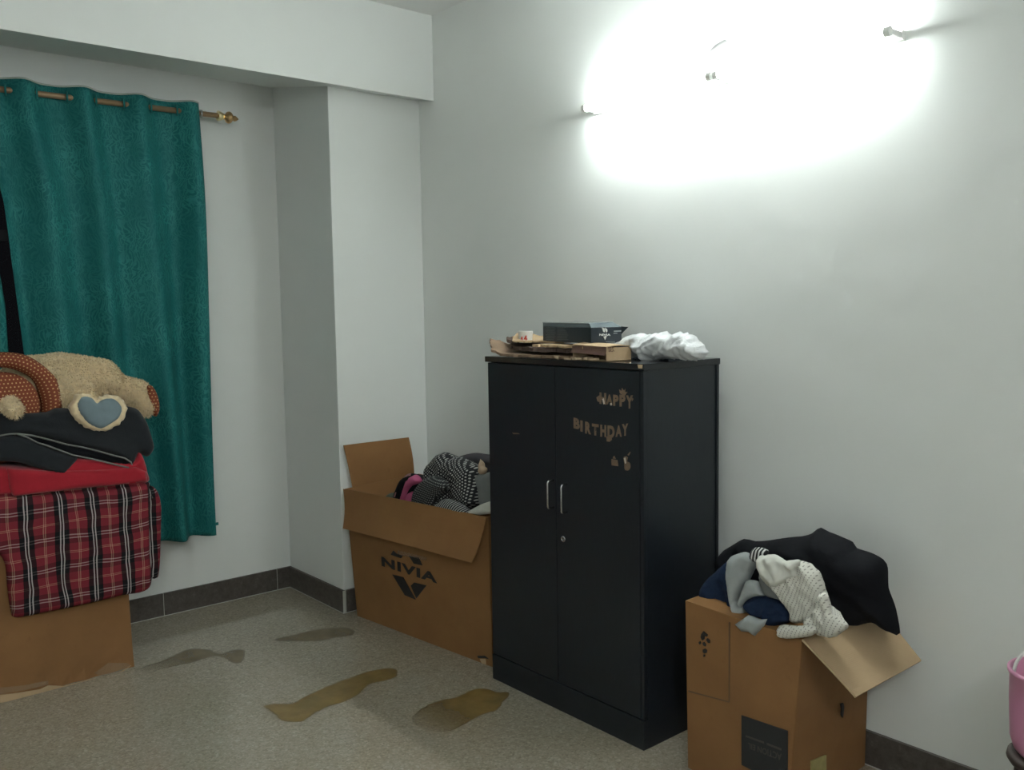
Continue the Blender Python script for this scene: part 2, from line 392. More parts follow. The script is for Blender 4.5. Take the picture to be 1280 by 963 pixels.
def puff(name, mat, outline, plane, T=.03, R=.03, D=0., wr=(.006, 14, 0, 3), off=None, step=.011, parent=None, Tb=None, fray=0., seed=1., sharp=False, taper=None):
    """a soft body of cloth: the outline lies on a real plane, the front swells by T towards the room, the back by Tb or lies D behind it"""
    ax, val = plane
    ia, ib, sg = {'x': (1, 2, 1), 'y': (0, 2, -1), 'z': (0, 1, 1)}[ax]; ic = 'xyz'.index(ax)
    if taper is None: taper = .28 if ax == 'y' else 0.
    P2 = []
    for u, v in outline:
        w = at(u, v, ax, val); P2.append(Vector((w[ia], w[ib])))
    if sharp:
        poly = []
        for i in range(len(P2)):
            a, b = P2[i], P2[(i+1) % len(P2)]; k = max(1, int((b-a).length/step)); poly += [a.lerp(b, q/k) for q in range(k)]
    else: poly = spline(P2, step)
    if fray:
        poly = [p+Vector((noise.noise(Vector((p.x*60, p.y*60, seed))), noise.noise(Vector((p.x*60, p.y*60, seed+9)))))*fray for p in poly]
    xs = [p.x for p in poly]; ys = [p.y for p in poly]
    pts = list(poly); nb = len(poly); d = [0.]*nb
    y = min(ys); row = 0
    while y < max(ys):
        x = min(xs)+(step/2 if row % 2 else 0)
        while x < max(xs):
            q = Vector((x, y))
            if inside(q, poly):
                e = edged(q, poly)
                if e > step*.5: pts.append(q); d.append(e)
            x += step
        y += step*.87; row += 1
    res = delaunay_2d_cdt(pts, [(i, (i+1) % nb) for i in range(nb)], [], 0, 1e-6)
    vs, tris, orig = res[0], res[2], res[3]
    dd = [0. if not o else d[o[0]] if o[0] < len(d) else 0. for o in orig]
    if Tb is None: Tb = T*.6
    bm = bmesh.new(); uvl = bm.loops.layers.uv.new('UVMap'); F, B = [], []
    cen = sum((Vector(v) for v in vs), Vector((0, 0)))/len(vs)
    for v, e in zip(vs, dd):
        k = min(1., e/R); pr = math.sqrt(max(0, 1-(1-k)**2))
        w = wrinkle(v, wr[0], wr[1], wr[2], wr[3], seed)*min(1., e/(R*.6)+(.35 if D else 0))
        o = off(v) if off else 0.
        def mk(depth, q=v):
            c = [0, 0, 0]; c[ia], c[ib], c[ic] = q[0], q[1], val+sg*depth
            return bm.verts.new(c)
        F.append(mk(T*pr+w+o))
        if D: q = cen+(Vector(v)-cen)*(1-taper); B.append(mk(-D-Tb*pr+o, q))
        else: B.append(F[-1] if e == 0. else mk(-Tb*pr+w*.4+o))
    fe = {}
    for t in tris:
        c2 = (Vector(vs[t[0]])+Vector(vs[t[1]])+Vector(vs[t[2]]))/3
        if not inside(c2, poly): continue
        for S, rev in ((F, 0), (B, 1)):
            q = [S[i] for i in (t if not rev else t[::-1])]
            if len(set(q)) < 3: continue
            try: f = bm.faces.new(q)
            except ValueError: continue
            idx = t if not rev else t[::-1]
            for lp, i in zip(f.loops, idx): lp[uvl].uv = (vs[i][0], vs[i][1])
        for a, b in ((t[0], t[1]), (t[1], t[2]), (t[2], t[0])):
            key = (min(a, b), max(a, b)); fe[key] = fe.get(key, 0)+1
    if D:
        for (a, b), c in fe.items():
            if c == 1:
                f = bm.faces.new((F[a], F[b], B[b], B[a]))
                for lp, (i, dz) in zip(f.loops, ((a, 0), (b, 0), (b, D), (a, D))): lp[uvl].uv = (vs[i][0], vs[i][1]+dz)
    for v in [v for v in bm.verts if not v.link_faces]: bm.verts.remove(v)
    return obj(name, bm, mat, parent, True)
def decal(name, mat, text, quad, parent, bold=.0, space=1., lift=None, arc=None, thick=.0006):
    """letters mapped onto four real corner points (top-left, top-right, bottom-right, bottom-left)"""
    cu = bpy.data.curves.new(name, 'FONT'); cu.body = text; cu.size = 1; cu.offset = bold; cu.space_character = space; cu.resolution_u = 3
    to = bpy.data.objects.new(name, cu); C.objects.link(to); bpy.context.view_layer.update()
    me = bpy.data.meshes.new_from_object(to.evaluated_get(bpy.context.evaluated_depsgraph_get()))
    bpy.data.objects.remove(to)
    xs = [v.co.x for v in me.vertices]; ys = [v.co.y for v in me.vertices]
    x0, x1, y0, y1 = min(xs), max(xs), min(ys), max(ys); q = [Vector(p) for p in quad]
    nr = (q[1]-q[0]).cross(q[3]-q[0]).normalized()
    if nr.dot(CAM-q[0]) < 0: nr = -nr
    for v in me.vertices:
        s = (v.co.x-x0)/(x1-x0); r = 1-(v.co.y-y0)/(y1-y0)
        if arc: r += arc(s)
        v.co = (q[0]*(1-s)+q[1]*s)*(1-r)+(q[3]*(1-s)+q[2]*s)*r+nr*thick
    me.materials.clear()
    return link(name, me, mat, parent)
def flat(name, mat, polys, plane, parent, thick=.0006, sm=False):
    """thin printed or cut shapes lying on a surface"""
    bm = bmesh.new(); ax, val = plane
    for pl in polys:
        P = [at(u, v, ax, val) for u, v in pl]
        if sm:
            ia, ib = {'x': (1, 2), 'y': (0, 2), 'z': (0, 1)}[ax]
            P2 = spline([Vector((p[ia], p[ib])) for p in P], .004); Q = []
            for p in P2:
                c = [0, 0, 0]; c[ia], c[ib], c['xyz'.index(ax)] = p.x, p.y, val; Q.append(Vector(c))
            P = Q
        n = Vector((1 if ax == 'x' else 0, -1 if ax == 'y' else 0, 1 if ax == 'z' else 0))
        a = [bm.verts.new(p+n*thick) for p in P]; b = [bm.verts.new(p) for p in P]
        for t in tessellate_polygon([P]):
            bm.faces.new([a[i] for i in t])
        for i in range(len(P)): bm.faces.new((a[i], a[(i+1) % len(P)], b[(i+1) % len(P)], b[i]))
    return obj(name, bm, mat, parent)
def c5(pts, ox=870, oy=650, k=4.741): return [(ox+x/k, oy+y/k) for x, y in pts]

# ------------------------------------------------------------------ the room
PX, PW = .5804, .5232          # pillar: depth from window wall, width along it
BX, BZ, CZ = .7081, 2.5394, 2.954
BK = 2.665   # the underside of the beam rises towards the window wall
RX, RY = 5.4, -3.7
def wall(name, a, b, mat='wall'): return struct(obj(name, bx(a, b), mat))
struct(obj('floor', bx((-.2, RY-.15, -.1), (RX+.15, .15, 0)), 'floor'))
struct(obj('ceiling', bx((-.2, RY-.15, CZ), (RX+.15, .15, CZ+.12)), 'ceil'))
wall('wall_right', (-.2, 0, 0), (RX+.15, .15, CZ))
wall('wall_near', (RX, RY, 0), (RX+.15, 0, CZ))
wall('wall_left', (-.2, RY-.15, 0), (RX, RY, CZ))
WY0, WY1, WZ0, WZ1 = -3.1, -1.45, .95, 2.3
bm = bmesh.new()
for a, b in (((-.2, RY, 0), (0, WY0, CZ)), ((-.2, WY1, 0), (0, 0, CZ)), ((-.2, WY0, 0), (0, WY1, WZ0)), ((-.2, WY0, WZ1), (0, WY1, CZ))): box(bm, a, b)
struct(obj('wall_window', bm, 'wall'))
struct(obj('trim_1', bx((0, -PW, 0), (PX, 0, BK+.02), .004), 'wall'))            # the pillar

bm = bmesh.new(); hexa(bm, [(0, RY, BK), (BX, RY, BZ), (BX, 0, BZ), (0, 0, BK)], [(0, RY, CZ), (BX, RY, CZ), (BX, 0, CZ), (0, 0, CZ)])
struct(obj('trim_2', bm, 'wall'))            # the beam over the window wall
w = bpy.data.objects.new('window_1', None); C.objects.link(w); struct(w)
bm = bmesh.new(); t = .045
for a, b in (((-.12, WY0, WZ0), (-.06, WY1, WZ0+t)), ((-.12, WY0, WZ1-t), (-.06, WY1, WZ1)), ((-.12, WY0, WZ0+t), (-.06, WY0+t, WZ1-t)), ((-.12, WY1-t, WZ0+t), (-.06, WY1, WZ1-t)),
             ((-.12, WY0+t, 1.83), (-.06, WY1-t, 1.88)), ((-.115, (WY0+WY1)/2-.02, WZ0+t), (-.065, (WY0+WY1)/2+.02, 1.83))): box(bm, a, b)
obj('window_frame', bm, 'frame', w)
obj('window_pane', bx((-.093, WY0+t, WZ0+t), (-.087, WY1-t, WZ1-t)), 'glass', w)
# skirting with pale grout lines
SK, ST = .1147, .012
def skirting(name, a, b, nrm, joints):
    a = Vector((*a, 0)); b = Vector((*b, 0)); n = Vector((*nrm, 0))
    bm = bmesh.new(); p = [a, b, b+n*ST, a+n*ST]
    hexa(bm, p, [q+Vector((0, 0, SK)) for q in p])
    o = struct(obj(name, bm, 'skirt'))
    d = (b-a).normalized(); bm = bmesh.new(); e = n*(ST+.0012)
    hexa(bm, [a, b, b+e, a+e], [q+Vector((0, 0, .0035)) for q in (a, b, b+e, a+e)])
    for s in joints:
        q = a+d*s; w_ = d*.0014
        hexa(bm, [q-w_, q+w_, q+w_+e, q-w_+e], [k+Vector((0, 0, SK+.0003)) for k in (q-w_, q+w_, q+w_+e, q-w_+e)])
    obj('grout', bm, 'grout', o); return o
skirting('baseboard_window', (0, RY), (0, -PW), (1, 0), [RY*-1-PW-x for x in (.085, .69, 1.3, 1.9, 2.5, 3.1)])
skirting('baseboard_pillar_side', (ST, -PW), (PX+ST, -PW), (0, -1), [PX])
skirting('baseboard_pillar', (PX, -PW), (PX, 0), (1, 0), [.003])
skirting('baseboard_right', (PX+ST, 0), (RX, 0), (0, -1), [.6*k for k in range(1, 9)])
skirting('baseboard_near', (RX, -ST), (RX, RY), (-1, 0), [])
skirting('baseboard_left', (RX, RY), (ST, RY), (0, 1), [])

# ------------------------------------------------------------------ spills on the floor
def spill(label, pts, mat, fade=None):
    P = spline([Vector(at(u, v, 'z', 0).xy) for u, v in pts], .012)
    P = [p+Vector((noise.noise(Vector((p.x*40, p.y*40, 3))), noise.noise(Vector((p.x*40, p.y*40, 8)))))*.006 for p in P]
    xs = [p.x for p in P]; ys = [p.y for p in P]; nb = len(P); pts2 = list(P); d = [0.]*nb; st = .012
    y = min(ys)
    while y < max(ys):
        x = min(xs)
        while x < max(xs):
            q = Vector((x, y))
            if inside(q, P) and (e := edged(q, P)) > st*.4: pts2.append(q); d.append(e)
            x += st
        y += st
    r = delaunay_2d_cdt(pts2, [(i, (i+1) % nb) for i in range(nb)], [], 0, 1e-6); vs, tris, orig = r[0], r[2], r[3]
    bm = bmesh.new(); uvl = bm.loops.layers.uv.new('UVMap'); V = [bm.verts.new((v[0], v[1], .0008)) for v in vs]
    for t in tris:
        c = (Vector(vs[t[0]])+Vector(vs[t[1]])+Vector(vs[t[2]]))/3
        if not inside(c, P): continue
        f = bm.faces.new([V[i] for i in t])
        for lp, i in zip(f.loops, t):
            k = 1. if not fade else fade(Vector(vs[i]))
            lp[uvl].uv = (d[orig[i][0]] if orig[i] and orig[i][0] < len(d) else 0., k)
    for v in [v for v in V if not v.link_faces]: bm.verts.remove(v)
    o = obj('floor_stain', bm, mat, None); tag(o, label, 'stain'); return o
def ramp_between(a, b):
    a = at(*a, 'z', 0).xy; b = at(*b, 'z', 0).xy; d = b-a
    return lambda p: max(.0, min(1, (p-a).dot(d)/d.length_squared))
spill('long diagonal brown spill stain with a paler pool at its left end', [(330, 884), (345, 880), (366, 880), (380, 872), (410, 858), (450, 843), (480, 836), (494, 837), (497, 843), (488, 850), (462, 856), (448, 868), (430, 878), (405, 886), (384, 898), (376, 903), (352, 901), (342, 891)], 'stain')
spill('brown spill stain on the floor in front of the black wardrobe', [(528, 886), (550, 876), (572, 872), (590, 863), (606, 861), (622, 866), (636, 866), (635, 872), (627, 879), (622, 888), (600, 895), (585, 903), (560, 915), (530, 912), (515, 900)], 'stain', ramp_between((510, 912), (580, 880)))
spill('thin brown spill stain with a wing shape beside the left cardboard box', [(170, 838), (205, 826), (230, 814), (245, 811), (262, 813), (276, 818), (292, 813), (305, 814), (304, 826), (294, 830), (278, 822), (262, 822), (240, 829), (205, 836), (175, 846)], 'stain_pale', ramp_between((165, 845), (215, 822)))
spill('faint brown spill stain nearest the pillar foot', [(345, 799), (368, 794), (392, 788), (420, 785), (437, 786), (444, 791), (438, 795), (420, 797), (400, 802), (370, 802), (350, 802)], 'stain_pale')

# ------------------------------------------------------------------ tube lights on the right wall
def fixture(label, x0, x1, z0, z1):
    t = thing('tube_light', label, 'light', (x0, 0, z0), 'tube lights on the right wall')
    a, b = Vector((x0, 0, z0)), Vector((x1, 0, z1)); d = (b-a).normalized(); up = Vector((0, -1, 0)).cross(d); up = up if up.z > 0 else -up
    def slab(p, q, y0, y1, h): 
        return hexa(bmesh.new(), [p+Vector((0, y0, 0))-up*h, q+Vector((0, y0, 0))-up*h, q+Vector((0, y1, 0))-up*h, p+Vector((0, y1, 0))-up*h],
                    [p+Vector((0, y0, 0))+up*h, q+Vector((0, y0, 0))+up*h, q+Vector((0, y1, 0))+up*h, p+Vector((0, y1, 0))+up*h])
    obj('batten', slab(a, b, .001, -.022, .013), 'whiteplast', t)
    y = Vector((0, -.085, 0))
    obj('lamp_tube', tube(bmesh.new(), [a+y+d*.022, b+y-d*.022], .013, 16), 'tube', t, True)
    for p, s in ((a, 1), (b, -1)):
        obj('end_cap', tube(bmesh.new(), [p+y+d*s*.004, p+y+d*s*.022], .0145, 16), 'whiteplast', t)
        q = p+d*s*.008
        obj('lamp_holder', slab(q-d*.005, q+d*.005, -.022, -.074, .008), 'whiteplast', t)
fixture('lit white tube light nearer the pillar, left one of two end to end', 1.846, 2.484, 2.290, 2.290)
fixture('lit white tube light nearer the camera, right one of two end to end', 2.488, 3.126, 2.290, 2.290)
# the room's other lamp: a long tube on the wall behind the camera
nt = thing('tube_light', 'long lit tube light on the wall behind the camera', 'light', (RX, -2.9, 2.42))
obj('batten', bx((RX-.045, -3.52, 2.395), (RX+.001, -2.28, 2.445), .004), 'whiteplast', nt)
obj('lamp_tube', tube(bmesh.new(), [(RX-.085, -3.50, 2.42), (RX-.085, -2.30, 2.42)], .014, 16), 'tube_back', nt, True)
for y_ in (-3.51, -2.29): obj('lamp_holder', bx((RX-.10, y_-.008, 2.40), (RX-.045, y_+.008, 2.44), .003), 'whiteplast', nt)
hk = thing('cable_clip', 'small grey clip with a pin on the wall just above the middle of the lights', 'clip', at(896, 62, 'y', 0))
p0 = at(888, 68, 'y', -.045); p1 = at(908, 53, 'y', -.004)
obj('clip_body', tube(bmesh.new(), [p0, (p0+p1)/2, p1], [.013, .017, .012], 12), 'greyplast', hk, True)
obj('clip_pin', tube(bmesh.new(), [at(894, 62, 'y', -.018), at(894.5, 70, 'y', -.020)], .003, 8), 'greyplast', hk)

# ------------------------------------------------------------------ wardrobe
KX0, KX1, KF, KB, KZ = 1.6918, 2.514, -.4765, -.080, 1.3118
wd = thing('wardrobe', 'black two-door wardrobe with peeling birthday letters on its right door', 'wardrobe', ((KX0+KX1)/2, (KF+KB)/2, 0))
bm = bmesh.new()
box(bm, (KX0+.006, KF+.018, .02), (KX0+.024, KB, KZ-.022)); box(bm, (KX1-.024, KF+.018, .02), (KX1-.006, KB, KZ-.022))
box(bm, (KX0+.024, KB-.01, .02), (KX1-.024, KB, KZ-.022)); box(bm, (KX0+.024, KF+.03, .08), (KX1-.024, KB-.01, .10))
box(bm, (KX0+.006, KF+.018, .0), (KX0+.06, KB, .02)); box(bm, (KX1-.06, KF+.018, .0), (KX1-.006, KB, .02))
obj('body', bm, 'cab', wd)
obj('top_panel', bx((KX0-.004, KF-.006, KZ-.022), (KX1+.003, KB+.002, KZ), .002), 'cab_top', wd)
obj('back_edge_strip', bx((KX1-.006, KB-.012, .02), (KX1-.001, KB, KZ-.022)), 'cab', wd)
obj('plinth', bx((KX0+.006, KF-.002, .0), (KX1-.006, KF+.018, .103), .001), 'cab', wd)
XS = 2.086
dl = obj('door', bx((KX0+.007, KF, .107), (XS-.0015, KF+.017, KZ-.025), .0015), 'cab', wd)
dr = obj('door', bx((XS+.0015, KF, .107), (KX1-.022, KF+.017, KZ-.025), .0015), 'cab', wd)
obj('edge_post', bx((KX1-.019, KF+.001, .107), (KX1-.006, KF+.0175, KZ-.025), .001), 'cab', wd)
flat('peeled_corner_patch', 'card_in', [[(797, 456), (803.5, 456.3), (803, 461), (798, 460.5)]], ('y', KF-.006), wd, .0008)
def handle(par, u, v0, v1):
    a = at(u, v0, 'y', KF-.028); b = at(u, v1, 'y', KF-.028); x = a.x
    za, zb = a.z, b.z; pts = [(x, KF+.002, za)]
    for k in range(6): an = PI/2*k/5; pts.append((x, KF-.018-.010*math.sin(an), za-.0+(-.010)*(1-math.cos(an))))
    for k in range(6): an = PI/2*k/5; pts.append((x, KF-.018-.010*math.cos(an), zb+.010*(1-math.sin(an))))
    pts.append((x, KF+.002, zb))
    obj('handle', tube(bmesh.new(), pts, .0042, 12), 'chrome', par, True)
handle(dl, 684.5, 602, 636); handle(dr, 701.5, 607, 642)
p = at(704.5, 674, 'y', KF)
lk = obj('lock', lathe(bmesh.new(), p+Vector((0, .002, 0)), (0, -1, 0), [(0, .011), (.004, .0115), (.006, .010), (.0068, .006), (.0055, .0055)], 20), 'chrome', dr, True)
obj('keyhole', bx(p+Vector((-.001, -.0056, -.0035)), p+Vector((.001, -.0046, .0035))), 'gap', lk)
pl = ('y', KF)
def qd(*pp): return [at(u, v, 'y', KF) for u, v in pp]
# HAPPY and BIRTHDAY foil letters: one sticker each, set along a sagging line
def letters(word, spots):
    for ch, (u, v, wd_, h, sl) in zip(word, spots):
        decal('letter_sticker', 'foil', ch, qd((u, v), (u+wd_, v+sl), (u+wd_, v+h+sl), (u, v+h)), dr, .058)
letters('HAPPY', [(749.5, 490.5, 8.5, 14.5, 1.2), (758, 493, 8, 12.5, .8), (766.5, 493.5, 7, 14, .5), (774.5, 493.5, 7.5, 15, 0), (782.5, 494.5, 9, 16.5, -.2)])
letters('BIRTHDAY', [(717, 522, 8, 13.5, 2.0), (725.5, 525.5, 3, 14, .6), (731.5, 527, 7.5, 15, 1.5), (740, 529.5, 8.5, 14.5, 1.2), (750.5, 531, 7.5, 15, .8), (759.5, 532, 9, 16, .3), (769.5, 532, 8, 14.5, -.3), (777.5, 530.5, 8, 15, -1)])
for q_ in ([[(745.6, 497), (749, 494.5), (751, 498), (750, 503), (747, 502)], [(775, 492), (774, 487), (777, 489), (777.5, 485), (780, 488.5), (782, 486), (781.5, 490), (784.5, 490), (781, 495)], [(789, 496), (792, 499), (790, 502)]]): flat('ornament_sticker', 'foil', [q_], pl, dr, .0008)
flat('ornament_sticker', 'foil', [[(758, 546), (764.5, 545), (765, 550), (762, 552.5), (758.5, 552)]], pl, dr, .0009)
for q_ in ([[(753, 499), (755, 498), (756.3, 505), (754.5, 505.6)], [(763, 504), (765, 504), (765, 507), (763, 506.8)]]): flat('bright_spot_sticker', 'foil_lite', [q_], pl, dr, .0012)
flat('cake_sticker', 'foil', [[(764.3, 574), (772, 575.3), (773, 583), (764.5, 582)], [(766.5, 571), (768, 570), (770, 574), (766, 573.6)]], pl, dr)
flat('balloon_sticker', 'foil', [[(779.5, 572), (783, 570.5), (785, 572), (784, 577), (787.5, 579), (788, 585), (785, 588.5), (781, 587), (780.5, 580)], [(784.5, 569), (787.5, 565), (788.3, 565.5), (786, 570)]], pl, dr, sm=True)
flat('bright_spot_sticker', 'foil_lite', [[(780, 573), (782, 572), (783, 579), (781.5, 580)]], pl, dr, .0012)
flat('scratch_mark', 'foil', [[(640, 541), (648, 541.6), (650, 543), (642, 543)]], pl, dl, .0004)

# ------------------------------------------------------------------ open box with the sports logo
V = Vector
FL, FR, BR, BL = V((.664, -.500, 0)), V((1.610, -.408, 0)), V((1.622, -.03, 0)), V((.652, -.06, 0))
tFL, tFR, tBR, tBL = V((.604, -.512, .628)), V((1.606, -.415, .640)), V((1.618, -.04, .645)), V((.604, -.075, .645))
nb = thing('cardboard_box', 'open brown cardboard box with black V-shaped logo, between pillar and wardrobe', 'box', (FL+BR)/2)
bm = bmesh.new()
def bulge(k): return lambda s, r: k*math.sin(PI*s)*math.sin(PI*min(1, r))
sheet(bm, [FL, FR, tFR, tFL], .005, 12, 8, bulge(.006)); sheet(bm, [FR, BR, tBR, tFR], .005); sheet(bm, [BR, BL, tBL, tBR], .005, 6, 4); sheet(bm, [BL, FL, tFL, tBL], .005, 6, 6, bulge(.004))
sheet(bm, [V((.664, -.495, .006)), V((1.605, -.41, .006)), V((1.618, -.035, .006)), V((.656, -.065, .006))], .005)
obj('body', bm, 'card2', nb)
fo = V((0, -.006, 0))
fq = [tFL+fo, tFR+fo, at(592, 704, 'y', -.487), at(429.5, 661, 'y', -.560)]
obj('flap', sheet(bmesh.new(), fq, .005, 20, 8, lambda s, r: .010*math.sin(PI*r)+.006*math.sin(5*s)*r), 'card2', nb)
lq = [at(441, 610, 'x', .603), at(518, 594, 'x', .603), at(511, 547, 'x', .600), at(429.5, 557, 'x', .600)]
obj('flap', sheet(bmesh.new(), lq, .005, 8, 8, lambda s, r: .010*math.sin(PI*r)*(.5+s*.5)), 'card_in' if 0 else 'card2', nb)
bq = [V((.64, -.052, .645)), V((1.60, -.045, .648)), V((1.58, -.030, .688)), V((.66, -.034, .672))]
obj('flap', sheet(bmesh.new(), bq, .005, 10, 3, lambda s, r: .004*math.sin(9*s)), 'card2', nb)
# front face prints: the front leans a little, so survey on its own plane
def front(u, v):
    n = (FR-FL).cross(tFL-FL).normalized(); d = FW+RT*((u-640)/CF)-UP*((v-481.5)/CF)
    return CAM+d*((FL-CAM).dot(n)/d.dot(n))
def onface(name, mat, polys, par, fn, lift=.0012):
    bm = bmesh.new()
    for pl_ in polys:
        P = [fn(u, v) for u, v in pl_]; n = (P[1]-P[0]).cross(P[2]-P[0]).normalized()
        if n.dot(CAM-P[0]) < 0: n = -n
        a = [bm.verts.new(p+n*lift) for p in P]; b = [bm.verts.new(p-n*.0005) for p in P]
        for t in tessellate_polygon([P]): bm.faces.new([a[i] for i in t])
        for i in range(len(P)): bm.faces.new((a[i], a[(i+1) % len(P)], b[(i+1) % len(P)], b[i]))
    return obj(name, bm, mat, par)
k = 10.7
def L8(pts): return [(470+x/k, 670+y/k) for x, y in pts]
onface('logo', 'print', [L8([(235, 515), (380, 550), (545, 850), (400, 790)]), L8([(480, 665), (525, 622), (690, 660), (555, 832)]), L8([(455, 262), (590, 290), (635, 392), (520, 368)]), L8([(212, 250), (245, 195), (290, 235), (375, 262), (350, 298)])], nb, front, .0075)
decal('printed_name', 'print', 'NIVIA', [front(*p) for p in L8([(88, 272), (838, 505), (838, 635), (95, 400)])], nb, .042, 1.13, thick=.0082)
onface('tape', 'tape', [[(500, 688), (535, 696), (535, 700), (500, 693)]], nb, lambda u, v: front(u, v)+V((0, -.004, 0)), .009)
onface('torn_hole', 'print', [[(597, 820), (606, 820), (611, 824), (606, 823), (598, 823)]], nb, front, .002)
onface('torn_corner', 'card_in', [[(600, 824), (607, 824), (608, 832), (603, 831)]], nb, front, .0015)

# clothes piled in that box (each reaches down into the box)
B = c5
def z8(pts): return [(480+x/8.757, 550+y/8.757) for x, y in pts]
tag(puff('shirt', 'green_cloth', z8([(20, 640), (60, 590), (110, 590), (130, 700), (110, 780), (20, 780)]), ('y', -.36), .02, .02, .10, seed=2), 'small grey-green garment in the left corner of the clothes-filled box', 'clothing')
pk = puff('blanket', 'black_cloth', z8([(110, 690), (150, 560), (215, 430), (280, 375), (340, 372), (420, 430), (440, 520), (420, 800), (110, 800)]), ('y', -.33), .035, .03, .12, (.006, 16, .6, 3), seed=3)
tag(pk, 'pink and black fleece garment stuffed at the left end of the open box', 'clothing')
puff('pink_band', 'pink_cloth', z8([(212, 640), (240, 540), (270, 450), (330, 385), (385, 395), (425, 450), (410, 470), (350, 490), (300, 520), (260, 590), (240, 660), (225, 690)]), ('y', -.366), .028, .012, .01, (.003, 20, .6, 3), parent=pk, seed=4)
puff('pink_band', 'pink_cloth', z8([(255, 700), (275, 610), (310, 565), (345, 590), (345, 660), (310, 740), (255, 740)]), ('y', -.368), .026, .012, .01, (.003, 20, .6, 3), parent=pk, seed=5)
puff('trim', 'palepink', z8([(105, 690), (140, 560), (205, 430), (255, 378), (300, 368), (275, 385), (222, 440), (158, 570), (122, 700)]), ('y', -.362), .012, .006, .01, (.001, 20, 0, 3), parent=pk, seed=6)
dk = puff('jacket', 'dkgrey_cloth', z8([(760, 215), (850, 175), (950, 150), (1040, 145), (1140, 175), (1260, 210), (1300, 420), (1180, 520), (900, 480), (760, 350)]), ('y', -.20), .04, .03, .10, (.008, 18, .3, 3), seed=7)
tag(dk, 'dark grey garment behind the dotted cloth, against the wall', 'clothing')
pd = puff('dress', 'polka', z8([(500, 370), (560, 220), (610, 160), (680, 135), (740, 155), (775, 195), (850, 185), (960, 235), (1040, 300), (1065, 450), (1080, 620), (1060, 720), (930, 800), (700, 800), (560, 640), (480, 520)]), ('y', -.30), .06, .05, .08, (.024, 12, -.8, 2.5), step=.009, seed=8)
tag(pd, 'black dress with white dots heaped on top of the open box', 'clothing')
puff('dotted_sleeve', 'polka2', z8([(345, 700), (360, 560), (420, 460), (520, 400), (640, 410), (720, 500), (690, 570), (600, 640), (570, 740), (540, 790), (350, 790)]), ('y', -.385), .035, .035, .03, (.008, 16, .2, 2.5), step=.009, parent=pd, seed=9)
tag(puff('t_shirt', 'stripe', z8([(570, 740), (620, 670), (700, 645), (800, 680), (900, 750), (960, 810), (900, 870), (600, 860)]), ('y', -.405), .03, .03, .03, (.004, 18, .3, 3), step=.009, seed=10), 'black and white pinstriped cloth at the front rim of the open box', 'clothing')
tag(puff('trousers', 'grey_cloth', z8([(1035, 385), (1120, 360), (1220, 380), (1230, 700), (1150, 760), (1080, 690), (1055, 520)]), ('y', -.34), .03, .03, .05, (.006, 18, 1.4, 3), seed=11), 'mid grey cloth beside the wardrobe, at the right end of the open box', 'clothing')
tag(puff('scarf', 'beige_cloth', z8([(1040, 290), (1055, 210), (1080, 240), (1090, 300), (1120, 310), (1115, 370), (1060, 385), (1035, 350)]), ('y', -.35), .012, .012, .012, (.002, 18, 1.4, 3), seed=12), 'small beige cloth poking up above the grey cloth by the wardrobe', 'clothing')
tag(puff('towel', 'white_cloth', z8([(910, 800), (1000, 740), (1110, 690), (1200, 680), (1220, 800), (1130, 815), (1020, 830), (930, 850)]), ('y', -.40), .016, .016, .03, (.004, 18, .3, 3), seed=13), 'folded white towel edge lying on the box rim by the wardrobe', 'towel')

# ------------------------------------------------------------------ left cardboard box and its pile
lb = thing('cardboard_box', 'plain brown cardboard box with clear tape at its torn bottom edge, under the tartan quilt', 'box', (.36, -1.95, 0))
cR = at(165, 831, 'z', 0)
X0, X1, Y0, Y1, ZT = .20, .575, -2.32, -1.548, .70
def lf(u, v): return at(u, v, 'x', X1)
bm = bmesh.new()
sheet(bm, [V((X1+.01, Y0, 0)), V((X1-.012, cR.y, 0)), V((X1, Y1, ZT)), V((X1, Y0, ZT))], .005, 16, 14, lambda s, r: .008*math.sin(PI*s)*math.sin(PI*r)+.010*max(0, .12-r)/.12*math.sin(s*23)**2)
sheet(bm, [V((X1-.012, cR.y, 0)), V((X0, cR.y, 0)), V((X0, Y1, ZT)), V((X1, Y1, ZT))], .005, 4, 4)
sheet(bm, [V((X0, Y1, 0)), V((X0, Y0, 0)), V((X0, Y0, ZT)), V((X0, Y1, ZT))], .005)
sheet(bm, [V((X0, Y0, 0)), V((X1, Y0, 0)), V((X1, Y0, ZT)), V((X0, Y0, ZT))], .005)
sheet(bm, [V((X0, Y0, ZT)), V((X1, Y0, ZT)), V((X1, Y1, ZT)), V((X0, Y1, ZT))], .005)
obj('body', bm, 'card', lb)
def lbf(u, v): return at(u, v, 'x', X1+.013)
onface('torn_edge', 'card_in', [[(0, 869), (25, 866), (50, 862), (60, 857), (80, 858), (110, 850), (138, 845), (158, 836), (164, 832), (150, 842), (120, 850), (80, 861), (40, 871), (0, 879)], ], lb, lbf, .002)
for q_ in ([[(118, 842), (135, 829), (158, 829), (163, 832), (150, 840), (128, 846)], [(0, 860), (30, 857), (60, 851), (60, 856), (30, 863), (0, 868)]]): onface('tape', 'tape', [q_], lb, lambda u, v: at(u, v, 'x', X1+.017), .002)
def pz(pts, k=2.917, ox=0, oy=560): return [(ox+x/k, oy+y/k) for x, y in pts]
qt = puff('quilt', 'plaid', [(-60, 628), (0, 620), (60, 617), (120, 612), (178, 606), (186, 609), (187, 640), (187, 690), (187, 734), (150, 745), (104, 756), (60, 765), (20, 772), (13, 762), (9, 735), (4, 700), (-20, 680), (-60, 670)], ('x', .60), .022, .03, .0, (.007, 10, 1.5, 4), parent=None, Tb=.012, seed=21, step=.013)
tag(qt, 'red, black and white tartan quilt folded over the left box', 'quilt')
